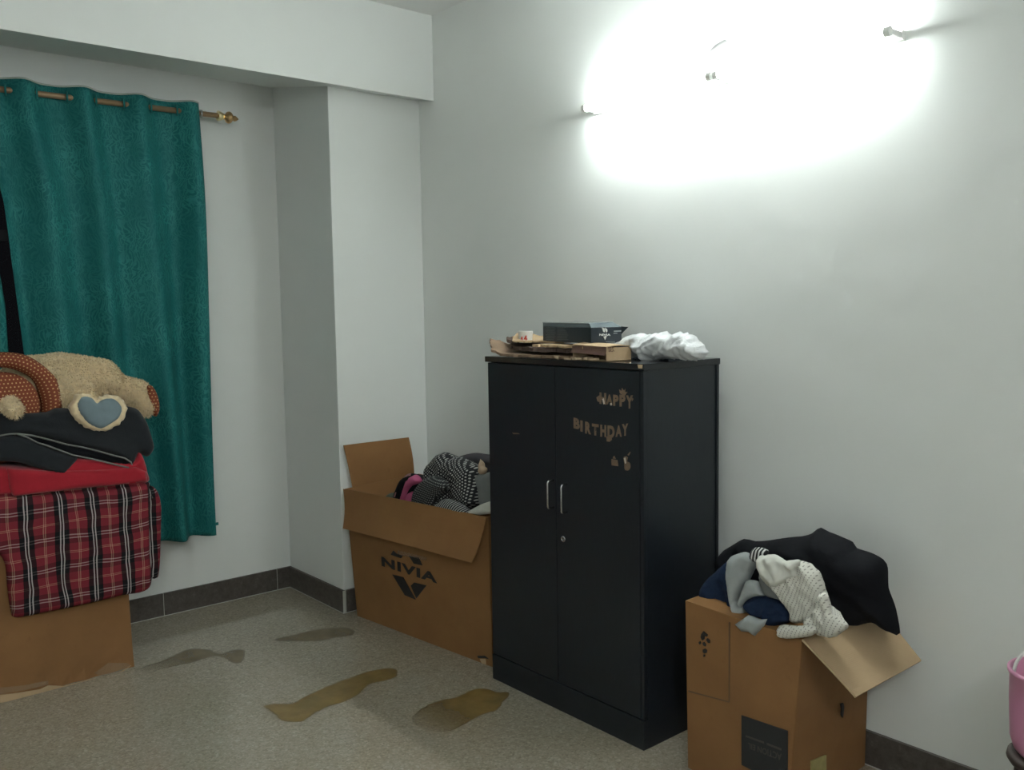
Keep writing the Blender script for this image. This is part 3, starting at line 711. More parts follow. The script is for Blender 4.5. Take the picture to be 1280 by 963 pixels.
puff('folded_side', 'plaid', [(176, 608), (184, 606), (195, 612), (201, 630), (201, 660), (200, 700), (197, 722), (188, 723), (176, 723)], ('x', .52), .03, .03, .25, (.006, 10, 1.5, 4), parent=qt, seed=22, step=.013)
puff('folded_top', 'plaid', [(-60, 600), (60, 600), (175, 600), (186, 610), (186, 628), (120, 632), (-60, 632)], ('x', .585), .012, .03, .36, (.004, 10, 1.5, 4), parent=qt, seed=23, step=.02, Tb=.0)
rd = puff('fleece_blanket', 'red', [(-60, 585), (0, 584), (50, 585), (95, 574), (160, 578), (174, 566), (181, 578), (184, 590), (184, 603), (150, 607), (100, 612), (30, 618), (-60, 616)], ('x', .585), .022, .022, .36, (.005, 14, .2, 4), seed=24)
tag(rd, 'folded red fleece blanket between tartan quilt and charcoal blanket', 'blanket')
puff('turned_corner', 'red', [(9, 586), (60, 589), (120, 588), (170, 584), (183, 590), (184, 602), (160, 605), (100, 611), (40, 618), (17, 621), (12, 610)], ('x', .612), .012, .014, .012, (.003, 14, .2, 4), parent=rd, seed=25, sharp=True)
def q4(pts): return [(x/5.067, 430+y/5.067) for x, y in pts]
ch = puff('fleece_blanket', 'charcoal', q4([(-300, 440), (0, 432), (150, 440), (300, 435), (345, 410), (430, 412), (560, 430), (760, 400), (860, 410), (905, 460), (930, 500), (950, 560), (975, 650), (960, 690), (930, 715), (875, 690), (840, 780), (800, 760), (700, 700), (520, 660), (330, 610), (160, 575), (0, 585), (-300, 590)]), ('x', .575), .03, .03, .34, (.007, 9, -.25, 4), seed=26)
tag(ch, 'folded charcoal blanket with grey piping under the teddy bear', 'blanket')
puff('lower_fold', 'charcoal', q4([(-300, 600), (0, 590), (110, 585), (180, 600), (280, 650), (400, 690), (490, 720), (430, 800), (400, 832), (330, 815), (200, 775), (60, 745), (-300, 740)]), ('x', .600), .02, .02, .30, (.004, 12, -.25, 4), parent=ch, seed=27)
puff('fold_gap_shade', 'black_cloth', q4([(120, 575), (330, 610), (520, 660), (700, 700), (800, 740), (830, 775), (760, 770), (600, 730), (460, 715), (300, 650), (200, 600)]), ('x', .590), .006, .01, .2, (.001, 12, 0, 3), parent=ch, seed=28)  # black layer painted in for the shade between the two folds
def pipe_line(pts, x):
    P = [at(u, v, 'x', x) for u, v in q4(pts)]; obj('piping', tube(bmesh.new(), P, .0035, 8), 'piping', ch, True)
pipe_line([(-300, 610), (0, 583), (60, 572), (110, 570), (200, 580), (330, 612), (430, 640), (520, 655), (620, 680), (720, 708), (790, 725), (830, 750), (838, 775), (815, 785)], .606)
pipe_line([(110, 572), (170, 592), (240, 628), (300, 645), (380, 675), (460, 705), (560, 725), (650, 745), (740, 768), (815, 785)], .612)

# ------------------------------------------------------------------ teddy bear
def blob(name, mat, parts, voxel=.009, parent=None, fur=0, flen=.011, smooth=4, seed=5):
    bm = bmesh.new()
    for a, b, r0, r1 in parts:
        a, b = V(a), V(b); n = 8
        for i in range(n+1):
            t = i/n; bmesh.ops.create_uvsphere(bm, u_segments=16, v_segments=10, radius=r0*(1-t)+r1*t, matrix=Matrix.Translation(a.lerp(b, t)))
    me = bpy.data.meshes.new(name); bm.to_mesh(me); bm.free(); o = bpy.data.objects.new(name, me); C.objects.link(o)
    md = o.modifiers.new('r', 'REMESH'); md.mode = 'VOXEL'; md.voxel_size = voxel
    sm = o.modifiers.new('s', 'SMOOTH'); sm.iterations = smooth
    bpy.context.view_layer.update()
    me2 = bpy.data.meshes.new_from_object(o.evaluated_get(bpy.context.evaluated_depsgraph_get())); bpy.data.objects.remove(o)
    if fur:
        rnd = random.Random(seed); bm = bmesh.new(); bm.from_mesh(me2); bm.faces.ensure_lookup_table()
        fs = list(bm.faces); ar = [f.calc_area() for f in fs]
        for f in rnd.choices(fs, ar, k=fur):
            vs = f.verts; w = [rnd.random() for _ in vs]; s = sum(w); p = sum((v.co*(x/s) for v, x in zip(vs, w)), V((0, 0, 0)))
            n = (f.normal+V((rnd.gauss(0, .45), rnd.gauss(0, .45), rnd.gauss(-.25, .45)))).normalized()
            tq = n.cross(V((rnd.random(), rnd.random(), rnd.random()))).normalized()*.0017
            L = flen*(.6+rnd.random()*.7); mid = p+n*L*.55+tq*.6
            bm.faces.new([bm.verts.new(p-tq-n*.002), bm.verts.new(p+tq-n*.002), bm.verts.new(mid+tq*.3), bm.verts.new(p+n*L+V((0, 0, -.003)))])
        bm.to_mesh(me2); bm.free()
    me2.materials.clear()
    return link(name, me2, mat, parent, True)
def bp(u, v, x): return at(u, v, 'x', x)
bear = thing('teddy_bear', 'beige plush teddy bear lying on the blankets, with heart-shaped blue-grey foot pad', 'toy', bp(80, 520, .40))
sc_ = 3.95/CF
blob('body', 'fur', [
    (bp(35, 478, .38), bp(75, 476, .38), 30*sc_, 32*sc_), (bp(75, 476, .38), bp(122, 478, .38), 33*sc_, 29*sc_),
    (bp(132, 487, .37), bp(172, 492, .40), 22*sc_, 17*sc_), (bp(172, 492, .40), bp(183, 508, .43), 17*sc_, 13*sc_),
    (bp(70, 488, .47), bp(100, 491, .54), 24*sc_, 18*sc_), (bp(104, 496, .52), bp(112, 506, .57), 15*sc_, 13*sc_),
    (bp(112, 506, .57), bp(118, 518, .585), 13*sc_, 11*sc_),
    (bp(0, 495, .42), bp(14, 508, .60), 12*sc_, 10*sc_), (bp(14, 508, .60), bp(19, 513, .62), 9*sc_, 9*sc_)], parent=bear, fur=26000)
hp = [(97, 504), (100, 498), (107, 495.5), (115, 498), (121, 503.5), (128, 500), (137, 498), (145, 500), (151, 507), (152, 515), (147, 524), (137, 531), (127, 536), (118, 534), (108, 528), (101, 519), (97, 511)]
puff('foot_pad_rim', 'fur', [(91, 503), (96, 495), (106, 492), (115, 495), (121, 499), (128, 496), (138, 494.5), (150, 497), (157, 505), (158, 514), (153, 527), (142, 535), (127, 540), (113, 537.5), (99, 530), (89, 518), (88, 509)], ('x', .612), .016, .018, .03, (.004, 70, 0, 1), fray=.007, parent=bear, seed=31, step=.007)
puff('foot_pad', 'grey_blue', hp, ('x', .626), .014, .018, .01, (.0025, 28, .1, 3), parent=bear, seed=32, step=.007)
puff('foot_sole', 'orange', [(184, 486), (189, 482), (195, 490), (199, 503), (199, 514), (195, 521), (190, 515), (185, 501)], ('x', .455), .016, .012, .03, (.001, 30, 0, 2), parent=bear, seed=33, step=.007)
# dotted hat: soft crown with a rolled brim
hc = bp(2, 508, .53)
bm = bmesh.new(); uvl = bm.loops.layers.uv.new('UVMap')
R0 = 40*sc_*.97; ns, nr_ = 40, 14; g = []
def uvset():
    for f in bm.faces:
        for lp in f.loops: c = lp.vert.co; lp[uvl].uv = (c.y, c.z)
for i in range(nr_+1):
    a = PI/2*i/nr_; rr = R0*math.sin(a); hh = .055*math.cos(a)
    g.append([bm.verts.new(hc+V((hh, rr*math.cos(t), rr*.98*math.sin(t)))) for t in [2*PI*k/ns for k in range(ns)]])
for A, B_ in zip(g, g[1:]):
    for k2 in range(ns): bm.faces.new((A[k2], A[(k2+1) % ns], B_[(k2+1) % ns], B_[k2]))
bm.faces.new(g[0]); bm.faces.new(g[-1]); uvset()
hat = obj('hat', bm, 'orange', bear, True)
bm = bmesh.new(); uvl = bm.loops.layers.uv.new('UVMap'); Rr = 51*sc_; g = []; ns, ks = 60, 14
for i in range(ns):
    t = 2*PI*i/ns; d = V((0, math.cos(t), math.sin(t))); mr = (10.5+1.6*math.sin(3*t+1)+.8*math.sin(7*t))*sc_
    RR = Rr*(1+.02*math.sin(2*t)); g.append([bm.verts.new(hc+d*(RR+mr*math.cos(2*PI*q/ks))+V((mr*math.sin(2*PI*q/ks)*1.2-.01, 0, 0))) for q in range(ks)])
for i in range(ns):
    for q in range(ks):
        f = bm.faces.new((g[i][q], g[(i+1) % ns][q], g[(i+1) % ns][(q+1) % ks], g[i][(q+1) % ks]))
        for lp, (ii, qq) in zip(f.loops, ((i, q), (i+1, q), (i+1, q+1), (i, q+1))): lp[uvl].uv = (ii/ns*.0145*78, qq/ks*.0145*15)
obj('hat_brim', bm, 'orange', hat, True)

# ------------------------------------------------------------------ curtains and rod
zr = lambda u, v: at(u, v, 'x', .13)
cr = thing('curtain_rod', 'bronze curtain rod with a fluted gold finial above the window', 'curtain rod', (.13, -.80, 2.46))
ya, yb = -2.9, at(263, 144, 'x', .13).y
def rz(y):
    a, b = at(45, 117, 'x', .13), at(275, 145, 'x', .13); return a.z+(b.z-a.z)*(y-a.y)/(b.y-a.y)
obj('pole', tube(bmesh.new(), [(.13, ya, rz(ya)), (.13, yb+.035, rz(yb+.035))], .0125, 20), 'pole', cr, True)
e0 = V((.13, yb+.032, rz(yb+.03)))
obj('fluted_cup', lathe(bmesh.new(), e0, (0, 1, -.04), [(0, .016), (.004, .025), (.014, .024), (.032, .016), (.038, .011)], 10), 'gold_lite', cr)
fin = obj('finial', lathe(bmesh.new(), e0+V((0, .034, -.001)), (0, 1, -.05), [(0, .010), (.007, .014), (.011, .018), (.016, .026), (.026, .030), (.036, .026), (.043, .016), (.048, .012), (.056, .0145), (.064, .011), (.072, .005), (.076, .001)], 20), 'gold', cr, True)
ring_y = yb-.048
bk = obj('bracket', tube(bmesh.new(), [(.0, ring_y, rz(ring_y)-.0), (.10, ring_y, rz(ring_y))], .007, 12), 'chrome', cr, True)
obj('bracket_plate', lathe(bmesh.new(), (0, ring_y, rz(ring_y)), (1, 0, 0), [(0, .026), (.004, .026), (.007, .02)], 20), 'chrome', bk, True)
obj('bracket_ring', lathe(bmesh.new(), (.13, ring_y-.006, rz(ring_y)), (0, 1, 0), [(0, .014), (.001, .018), (.006, .0185), (.011, .018), (.012, .014)], 20), 'chrome', cr, True)
def curtain(label, top, left, right, bot, phase, period, ncol=170, nrow=90, amp=.050):
    """top: (y0,y1); left/right edges as functions of t (0 top .. 1 bottom); folds run down and spread"""
    bm = bmesh.new(); uvl = bm.loops.layers.uv.new('UVMap'); G = []
    def X(s, t):
        y0 = top[0]+(top[1]-top[0])*s
        th = 2*PI*(y0-phase)/period; w0 = math.cos(th)+.22*math.cos(2*th)
        fl = noise.noise(V((s*4.0, t*1.3, phase)))*.034+noise.noise(V((s*9, t*2.0, 4+phase)))*.008
        k = math.exp(-t*2.2); w1 = math.cos(2*PI*(y0-phase)/period+.8*math.sin(3*s+2*t))+.3*math.cos(3*math.pi*(y0-phase)/period+2*t)
        return .13+amp*(k*.68*w0+(1-k)*.85*w1)+fl*min(1, t*4)
    for j in range(nrow+1):
        t = j/nrow; row = []
        for i in range(ncol+1):
            s = i/ncol; y = left(t)+(right(t)-left(t))*s
            # pinch: fabric bunches a little sideways around each fold
            z = ztop(s)+(bot(s)-ztop(s))*t
            row.append(bm.verts.new((X(s, t), y, z)))
        G.append(row)
    W = 1.25*(top[1]-top[0])
    for j in range(nrow):
        for i in range(ncol):
            f = bm.faces.new((G[j][i], G[j][i+1], G[j+1][i+1], G[j+1][i]))
            for lp, (a, b) in zip(f.loops, ((i, j), (i+1, j), (i+1, j+1), (i, j+1))): lp[uvl].uv = (a/ncol*W, b/nrow*2.1)
    o = thing('curtain', label, 'curtain', (.13, (top[0]+top[1])/2, .4), 'teal curtains on the bronze rod')
    c = obj('fabric', bm, 'curtain', o, True)
    md = c.modifiers.new('thickness', 'SOLIDIFY'); md.thickness = .002
    obj('heading_edge', tube(bmesh.new(), [v.co.copy() if 0 else V((X(i/ncol, 0), left(0)+(right(0)-left(0))*i/ncol, ztop(i/ncol)+.001)) for i in range(0, ncol+1, 2)], .0045, 8), 'lining', o, True)
    y = top[0]; n0 = int((top[0]-phase)/(period/2))-1
    for q in range(n0, n0+40):
        yy = phase+period/4+q*period/2
        if top[0]+.01 < yy < top[1]-.01: obj('grommet', torus(bmesh.new(), (.13, yy, rz(yy)), (.25, 1, 0), .021, .0045, 24, 8), 'curtain', o, True)
    return o, X
cTL = at(0, 97, 'x', .13); cTR = at(246, 130, 'x', .13)
Y0c = -1.93
def ztop(s):
    y = Y0c+(cTR.y-Y0c)*s; return cTL.z+(cTR.z-cTL.z)*(y-cTL.y)/(cTR.y-cTL.y)
zb_ = at(270, 668, 'x', .13).z
yTR, yBR = cTR.y, at(270, 668, 'x', .13).y
yl = [(0, Y0c), (.25, at(5, 250, 'x', .13).y), (.56, at(32, 450, 'x', .13).y), (1, at(92, 690, 'x', .13).y)]
def left_edge(t):
    for (a, p), (b, q) in zip(yl, yl[1:]):
        if t <= b: return p+(q-p)*(t-a)/(b-a)
    return yl[-1][1]
pc = at(102, 120, 'x', .13).y; per = (at(175, 128, 'x', .13).y-at(30, 108, 'x', .13).y)/2
c1, X1f = curtain('wide teal leaf-patterned curtain hanging behind the teddy bear', (Y0c, yTR), left_edge, lambda t: yTR+(yBR-yTR)*t+.008*math.sin(5*t), lambda s: zb_+.012*(1-s)*2, pc, per)
ed = at(270, 655, 'x', .13); obj('hem_tab', bx(ed+V((-.004, -.004, -.008)), ed+V((.004, .012, .006)), .002), 'curtain', c1)
def ztop2(s): return rz(-2.75+.8*s)+.04
ztop_old = ztop; ztop = ztop2
c2, X2f = curtain('teal curtain whose edge just shows left of the dark window gap', (-2.75, -1.95), lambda t: -2.75, lambda t: -1.95+.095*min(1, t*2.2), lambda s: zb_, pc, per, 110, 60)

# ------------------------------------------------------------------ things on the wardrobe
KT = KZ
def torn(label, pts, z0, t=.006, wav=.006, seed=1., lift=None, mat='card_old', parent=None, name='torn_cardboard'):
    """an irregular, layered torn board lying on the wardrobe; pts in metres (x, y)"""
    poly = []
    for i in range(len(pts)):
        a, b = V(pts[i]), V(pts[(i+1) % len(pts)]); k = max(1, int((b-a).length/.012))
        for q in range(k):
            p = a.lerp(b, q/k); poly.append(p+V((noise.noise(V((p.x*50, p.y*50, seed))), noise.noise(V((p.x*50, p.y*50, seed+5)))))*.020)
    xs = [p.x for p in poly]; ys = [p.y for p in poly]; P = list(poly); nb_ = len(poly); y = min(ys)
    while y < max(ys):
        x = min(xs)
        while x < max(xs):
            q = V((x, y))
            if inside(q, poly) and edged(q, poly) > .008: P.append(q)
            x += .018
        y += .018
    r = delaunay_2d_cdt(P, [(i, (i+1) % nb_) for i in range(nb_)], [], 0, 1e-6); vs = r[0]
    bm = bmesh.new(); A, B2 = [], []
    for v in vs:
        z = z0+abs(noise.noise(V((v[0]*9, v[1]*9, seed))))*wav*2+(lift(v[0], v[1]) if lift else 0)
        A.append(bm.verts.new((v[0], v[1], z+t))); B2.append(bm.verts.new((v[0], v[1], z)))
    cnt = {}
    for tr in r[2]:
        c = (V(vs[tr[0]])+V(vs[tr[1]])+V(vs[tr[2]]))/3
        if not inside(c, poly): continue
        bm.faces.new([A[i] for i in tr]); bm.faces.new([B2[i] for i in tr[::-1]])
        for a, b in ((tr[0], tr[1]), (tr[1], tr[2]), (tr[2], tr[0])): cnt[(min(a, b), max(a, b))] = cnt.get((min(a, b), max(a, b)), 0)+1
    for (a, b), c in cnt.items():
        if c == 1: bm.faces.new((A[a], A[b], B2[b], B2[a]))
    for v in [v for v in bm.verts if not v.link_faces]: bm.verts.remove(v)
    o = obj(name, bm, mat, parent); 
    if label: tag(o, label, 'cardboard')
    return o
torn('bottom sheet of old torn cardboard curling up past the left end of the wardrobe', [(1.62, -.40), (1.70, -.455), (1.86, -.46), (2.02, -.462), (2.16, -.455), (2.20, -.30), (2.10, -.16), (1.85, -.12), (1.70, -.2)], KT+.001, .010, .004, 2., lambda x, y: .050*max(0, (1.76-x)/.14)**1.6)
torn('middle sheet of torn brown cardboard with ragged front edge on the wardrobe', [(1.66, -.34), (1.80, -.42), (1.95, -.445), (2.05, -.44), (2.20, -.43), (2.22, -.25), (1.9, -.13), (1.7, -.18)], KT+.022, .014, .005, 3., lambda x, y: .036*max(0, (1.80-x)/.14)**1.3, 'card_dark')
torn('top sheet of torn cardboard under the small white cup', [(1.67, -.30), (1.76, -.40), (1.86, -.42), (1.93, -.38), (1.99, -.30), (1.96, -.15), (1.76, -.12)], KT+.046, .006, .003, 4., lambda x, y: .030*max(0, (1.78-x)/.1)**1.5+.006, 'card_in')
torn('rolled pale cardboard strip below the black shoe box', [(1.93, -.43), (2.10, -.452), (2.26, -.445), (2.24, -.33), (2.0, -.33)], KT+.040, .009, .003, 5., mat='card_in')
for k_, (xx, yy, s_) in enumerate([(2.14, -.462, .012), (2.19, -.458, .016), (2.235, -.464, .010), (2.265, -.452, .014), (2.09, -.466, .009)]):
    torn('crumb-like torn paper scrap along the front edge of the wardrobe top', [(xx-s_, yy-.005), (xx, yy-.009), (xx+s_, yy-.004), (xx+s_*.7, yy+.012), (xx-s_*.5, yy+.013)], KT+.0005, .006+.002*(k_ % 3), .004, 10.+k_, mat='card_edge', name='paper_scrap')['group'] = 'torn scraps on the wardrobe edge'
# white cup
cb = at(657, 428.5, 'y', -.33); rt = 9.2*(cb-CAM).length/CF
cup = thing('paper_cup', 'small white cup with a red print standing on the torn cardboard', 'cup', cb)
hh = at(657, 414, 'y', -.33).z-cb.z
obj('cup_wall', lathe(bmesh.new(), cb, (0, 0, 1), [(0, rt*.86), (.003, rt*.9), (hh-.003, rt), (hh, rt*1.02), (hh, rt*.94), (.006, rt*.82)], 28), 'whiteplast', cup, True)
def cyl(u, v, c, r):
    d = FW+RT*((u-640)/CF)-UP*((v-481.5)/CF); o = CAM-c
    a = d.x**2+d.y**2; b = 2*(o.x*d.x+o.y*d.y); cc = o.x**2+o.y**2-r*r; t = (-b-math.sqrt(max(0, b*b-4*a*cc)))/(2*a); return CAM+d*t
onface('red_print', 'redink', [[(650.5, 426), (652, 421), (653.2, 421), (653.5, 425.8), (652.6, 425.8), (652.3, 424), (651.5, 424), (651.2, 426)], [(654.5, 424.2), (657, 419.5), (658.3, 419.5), (658.3, 423.2), (659.2, 423.2), (659.2, 424.6), (658.3, 424.6), (658.3, 426.5), (656.9, 426.5), (656.9, 424.6), (654.5, 424.6)], [(651, 427), (661, 426.7), (661, 427.3), (651, 427.6)]], cup, lambda u, v: cyl(u, v, cb, rt*1.0), .0015)
# black shoe box with a tapered lid flap
sb = thing('shoe_box', 'black shoe box with a white logo lying on the torn cardboard', 'box', at(735, 432, 'y', -.40))
a0, a1, a2 = at(679, 428, 'y', -.330), at(739, 432, 'y', -.415), at(777, 430, 'y', -.300)
zb0 = KT+.058
for q in (a0, a1, a2): q.z = zb0
a1 = V((a1.x, a1.y, zb0)); a3 = a0+(a2-a1)
H_ = .052
def zt(u, v, ax_, val_): return at(u, v, ax_, val_).z
bm = bmesh.new(); U_ = V((0, 0, 1)); 
bot_ = [a0, a1, a2, a3]; gr = lambda p, c, k_: c+(p-c)*k_
cen = (a0+a1+a2+a3)/4
hexa(bm, bot_, [p+U_*(H_+.004) for p in bot_]); obj('tray', bm, 'shoebox', sb)
ins = (a1-a0).normalized(); pr_ = (a2-a1).normalized()
topq = [a0+U_*(H_+.020), a1+U_*(H_+.020)-ins*.012, a2+U_*(H_+.022)-ins*.055, a3+U_*(H_+.020)]
bm = bmesh.new(); hexa(bm, [p+U_*(H_+.0042) for p in bot_], topq); obj('lid', bm, 'shoebox_lid', sb)
obj('lid_edge', tube(bmesh.new(), [topq[0], topq[1], topq[2]], .0018, 6), 'chrome' if 0 else 'ltgrey', sb)
# open end flap sticking out to the right
fb = a2+U_*(H_-.002)
obj('end_flap', sheet(bmesh.new(), [a2+U_*.030, a2+U_*(H_+.006), a2+U_*(H_+.004)+V((.030, .004, 0)), a2+U_*.040+V((.010, .003, 0))], .003), 'shoebox', sb)
def sface(u, v):
    n = (a2-a1).cross(U_).normalized(); d = FW+RT*((u-640)/CF)-UP*((v-481.5)/CF); return CAM+d*((a1-CAM).dot(n)/d.dot(n))
def lface(u, v):
    n = (a1-a0).cross(U_).normalized(); d = FW+RT*((u-640)/CF)-UP*((v-481.5)/CF); return CAM+d*((a1-CAM).dot(n)/d.dot(n))
onface('logo', 'whiteplast', [[(752, 409.7), (755, 410.5), (755.6, 415.5), (754, 415)], [(756, 410), (758.3, 411.5), (758.8, 414), (757.6, 415.8), (756.2, 413)], [(754, 421), (757.8, 420.2), (756, 425)]], sb, sface, .004)
decal('printed_name', 'whiteplast', 'NIVIA', [sface(748.5, 417.3), sface(762.5, 417.3), sface(762.5, 420), sface(748.5, 420)], sb, .04, thick=.004)
for q_ in ([[(767, 413.6), (776, 413.2), (776, 414.6), (767, 415)], [(766.5, 416.6), (771, 416.4), (771, 417.1), (766.5, 417.3)], [(757, 427.2), (768, 427), (768, 427.5), (757, 427.7)]]): onface('printed_line', 'ltgrey', [q_], sb, sface, .004)
rn = random.Random(3); ln = []
for r_ in range(9):
    vv_ = 409+r_*1.9; uu = 682+rn.random()*3
    for cblk in ((uu, uu+9+rn.random()*3), (697, 697+9+rn.random()*5)):
        ln.append([(cblk[0], vv_), (cblk[1], vv_+.2), (cblk[1], vv_+.75), (cblk[0], vv_+.55)])
onface('printed_text_block', 'box_text', ln, sb, lface, .0015)
# small open carton in front
s0, s1, s2 = at(716, 449, 'y', -.452), at(758, 449, 'y', -.462), at(789, 448.5, 'y', -.36)
for q in (s0, s1, s2): q.z = KT+.001
s3 = s0+(s2-s1); hs = .047
oc = thing('carton', 'small open brown carton with handwritten letters, beside the plastic bag', 'box', s1)
bm = bmesh.new(); sheet(bm, [s1, s2, s2+U_*hs, s1+U_*hs], .003); sheet(bm, [s2, s3, s3+U_*hs, s2+U_*hs], .003); sheet(bm, [s3, s0, s0+U_*hs, s3+U_*hs], .003)
sheet(bm, [s0+U_*.003, s1+U_*.003, s2+U_*.003, s3+U_*.003], .003); obj('body', bm, 'card_in', oc)
fl_ = V((0, -.008, 0)); tq = [s0+U_*hs*1.02, s1+U_*hs*1.04, s1+U_*hs*.42+fl_, s0+U_*hs*.55+fl_]
obj('flap', sheet(bmesh.new(), tq, .003, 8, 4, lambda s, r: .004*math.sin(PI*r)), M['dkbrown'] if 'dkbrown' in M else plain('dark_brown_card', (.14, .075, .055), .6), oc)
obj('flap', sheet(bmesh.new(), [s1+U_*(hs+.003), s2+U_*(hs+.004), s3+U_*(hs+.012), s0+U_*(hs+.008)], .003, 6, 6, lambda s, r: .004*math.sin(PI*s)), 'card_in', oc)
def cface(u, v):
    n = (s2-s1).cross(U_).normalized(); d = FW+RT*((u-640)/CF)-UP*((v-481.5)/CF); return CAM+d*((s1-CAM).dot(n)/d.dot(n))
decal('handwriting', 'brownink', 'SU-', [cface(760, 437), cface(768, 437), cface(768, 440), cface(760, 440)], oc, .03, thick=.0025)
decal('handwriting', 'brownink', 'SU', [cface(759, 434), cface(766, 434), cface(766, 436.3), cface(759, 436.3)], oc, .03, thick=.0025)
# flat dark carton with white lid behind
fb0 = thing('flat_carton', 'flat black carton with a white lid behind the plastic bag', 'box', (2.26, -.2, KT))
xa, xb = at(776, 420, 'y', -.20).x, at(838, 420, 'y', -.20).x
obj('tray', bx((xa, -.21, KT+.001), (xb, -.10, KT+.050), .001), 'shoebox', fb0)
obj('lid', bx((xa-.003, -.213, KT+.050), (xb+.003, -.097, KT+.058), .001), 'ltgrey', fb0)
# plastic bag
bo = [(777, 429), (783, 424), (792, 419), (803, 416.5), (815, 418), (830, 416), (842, 417.5), (850, 417), (864, 417), (867, 416.5), (871, 422), (878, 428), (886, 438), (884, 444), (879, 448), (868, 451), (856, 450), (846, 449), (832, 449), (822, 450), (812, 451), (804, 443), (800, 438.5), (795, 445), (790, 447), (784, 440), (778, 433)]
bg = puff('plastic_bag', 'bag', bo, ('y', -.30), .060, .045, .03, (.026, 24, .5, 1.9), off=None, step=.006, Tb=.03, seed=41, fray=.010, taper=.45)
tag(bg, 'crumpled white plastic bag on the right end of the wardrobe top', 'bag')

# ------------------------------------------------------------------ right cardboard box and clothes
g0, g1, g2, g3 = V((2.677, -.455, 0)), V((3.060, -.482, 0)), V((3.050, -.020, 0)), V((2.640, -.020, 0))
HZ = .553
t0_, t1_, t2_, t3_ = V((2.668, -.458, HZ)), V((3.104, -.487, HZ)), V((3.060, -.020, HZ)), V((2.645, -.020, HZ))
rb = thing('cardboard_box', 'brown cardboard box with a black printed panel right of the wardrobe, heaped with clothes', 'box', (g0+g2)/2)
bm = bmesh.new()
sheet(bm, [g0, g1, t1_, t0_], .005, 10, 10, bulge(.003)); sheet(bm, [g1, g2, t2_, t1_], .005, 6, 6, bulge(.003)); sheet(bm, [g2, g3, t3_, t2_], .005); sheet(bm, [g3, g0, t0_, t3_], .005)
sheet(bm, [g0+U_*.006, g1+U_*.006, g2+U_*.006, g3+U_*.006], .005); obj('body', bm, 'card', rb)
O1 = at(1070, 871.5, 'y', -.495); O2 = at(1152, 826, 'y', -.07)
obj('flap', sheet(bmesh.new(), [t1_+V((.002, 0, .004)), O1, O2, t2_+V((.002, 0, .004))], .005, 8, 10, lambda s, r: .0015*math.sin(PI*s)), 'card_in', rb)
obj('flap', sheet(bmesh.new(), [t0_+U_*.003, t1_+V((-.01, 0, .003)), t1_+V((-.02, .15, -.005)), t0_+V((.012, .15, .012))], .005, 6, 4), 'card2', rb)
def rf(u, v):
    n = (g1-g0).cross(t0_-g0).normalized(); d = FW+RT*((u-640)/CF)-UP*((v-481.5)/CF); return CAM+d*((g0-CAM).dot(n)/d.dot(n))
def rs_(u, v):
    n = (g2-g1).cross(t1_-g1).normalized(); d = FW+RT*((u-640)/CF)-UP*((v-481.5)/CF); return CAM+d*((g1-CAM).dot(n)/d.dot(n))
pn = onface('printed_panel', 'panel', [[(928, 894), (985, 914), (985, 985), (928, 956)]], rb, rf, .0045)
# upside-down lettering on the panel
decal('printed_name', 'print_faint', 'ACTION EIL', [rf(978.5, 951), rf(936.5, 935), rf(936.5, 928), rf(978.5, 942)], pn, .02, thick=.0058)
onface('printed_line', 'print_faint', [[(933.5, 919), (956, 927), (956, 929.3), (933.5, 921)], [(960, 928.7), (978, 935.5), (978, 938), (960, 931)]], pn, rf, .0056)
def c2_(pts): return [(860+x/13.75, 770+y/13.75) for x, y in pts]
onface('umbrella_mark', 'print', [c2_([(240, 310), (275, 265), (345, 325), (335, 355), (290, 345), (290, 400), (260, 425), (225, 370)]), c2_([(320, 410), (345, 385), (385, 420), (382, 468), (355, 465)]), c2_([(195, 450), (215, 435), (232, 470), (215, 492), (198, 480)]), c2_([(260, 460), (285, 450), (318, 490), (310, 525), (270, 505)]), c2_([(265, 580), (300, 562), (335, 590), (330, 635), (290, 645), (265, 620)]), c2_([(275, 665), (300, 665), (300, 700), (278, 710)])], rb, rf, .0035)
onface('tape_seam', plain('darker_cardboard_crease', (.15, .085, .042), .7), [[(911.6, 778), (912.8, 778.3), (912.8, 878), (911.6, 877.7)], [(861, 863.5), (912, 877), (912, 878.3), (861, 865)]], rb, rf, .0032)
onface('paper_label', 'label_y', [[(1013, 951.5), (1031.5, 944), (1031.5, 985), (1013, 990)]], rb, rs_, .0045)
onface('scuff_mark', 'print', [[(1050, 880), (1053, 879), (1054, 884), (1052.5, 897), (1050.5, 894), (1051, 886)]], rb, rs_, .004)

blk = puff('jacket', 'black_cloth', B([(135, 290), (150, 200), (200, 160), (290, 112), (340, 125), (420, 122), (540, 105), (640, 95), (690, 80), (720, 55), (745, 45), (800, 70), (870, 100), (935, 130), (960, 165), (1060, 200), (1135, 260), (1150, 400), (1190, 530), (1212, 670), (1190, 685), (1130, 650), (1040, 610), (900, 640), (760, 650), (400, 600), (200, 480)]), ('y', -.20), .07, .09, .12, (.028, 9.5, -.5, 3.0), step=.012, Tb=.0, seed=51, taper=.42)
tag(blk, 'large black garment draped over the top of the right box', 'clothing')
blk_b = at(770+95, 0, 'y', -.3)
bt = at(1032.5, 669.5, 'y', -.17); obj('button', lathe(bmesh.new(), bt, (.3, -1, .2), [(0, .004), (.002, .005), (.003, .003)], 12), 'whiteplast', blk)
jn = puff('jeans', 'denim', B([(140, 290), (100, 330), (70, 370), (55, 440), (90, 485), (150, 520), (230, 560), (330, 560), (420, 620), (480, 660), (500, 625), (570, 600), (575, 530), (540, 480), (400, 440), (300, 400), (240, 300), (200, 240)]), ('y', -.33), .060, .05, .10, (.022, 14, -1.1, 3), step=.010, Tb=.0, seed=52)
tag(jn, 'navy denim garment bulging over the left edge of the right box', 'clothing')
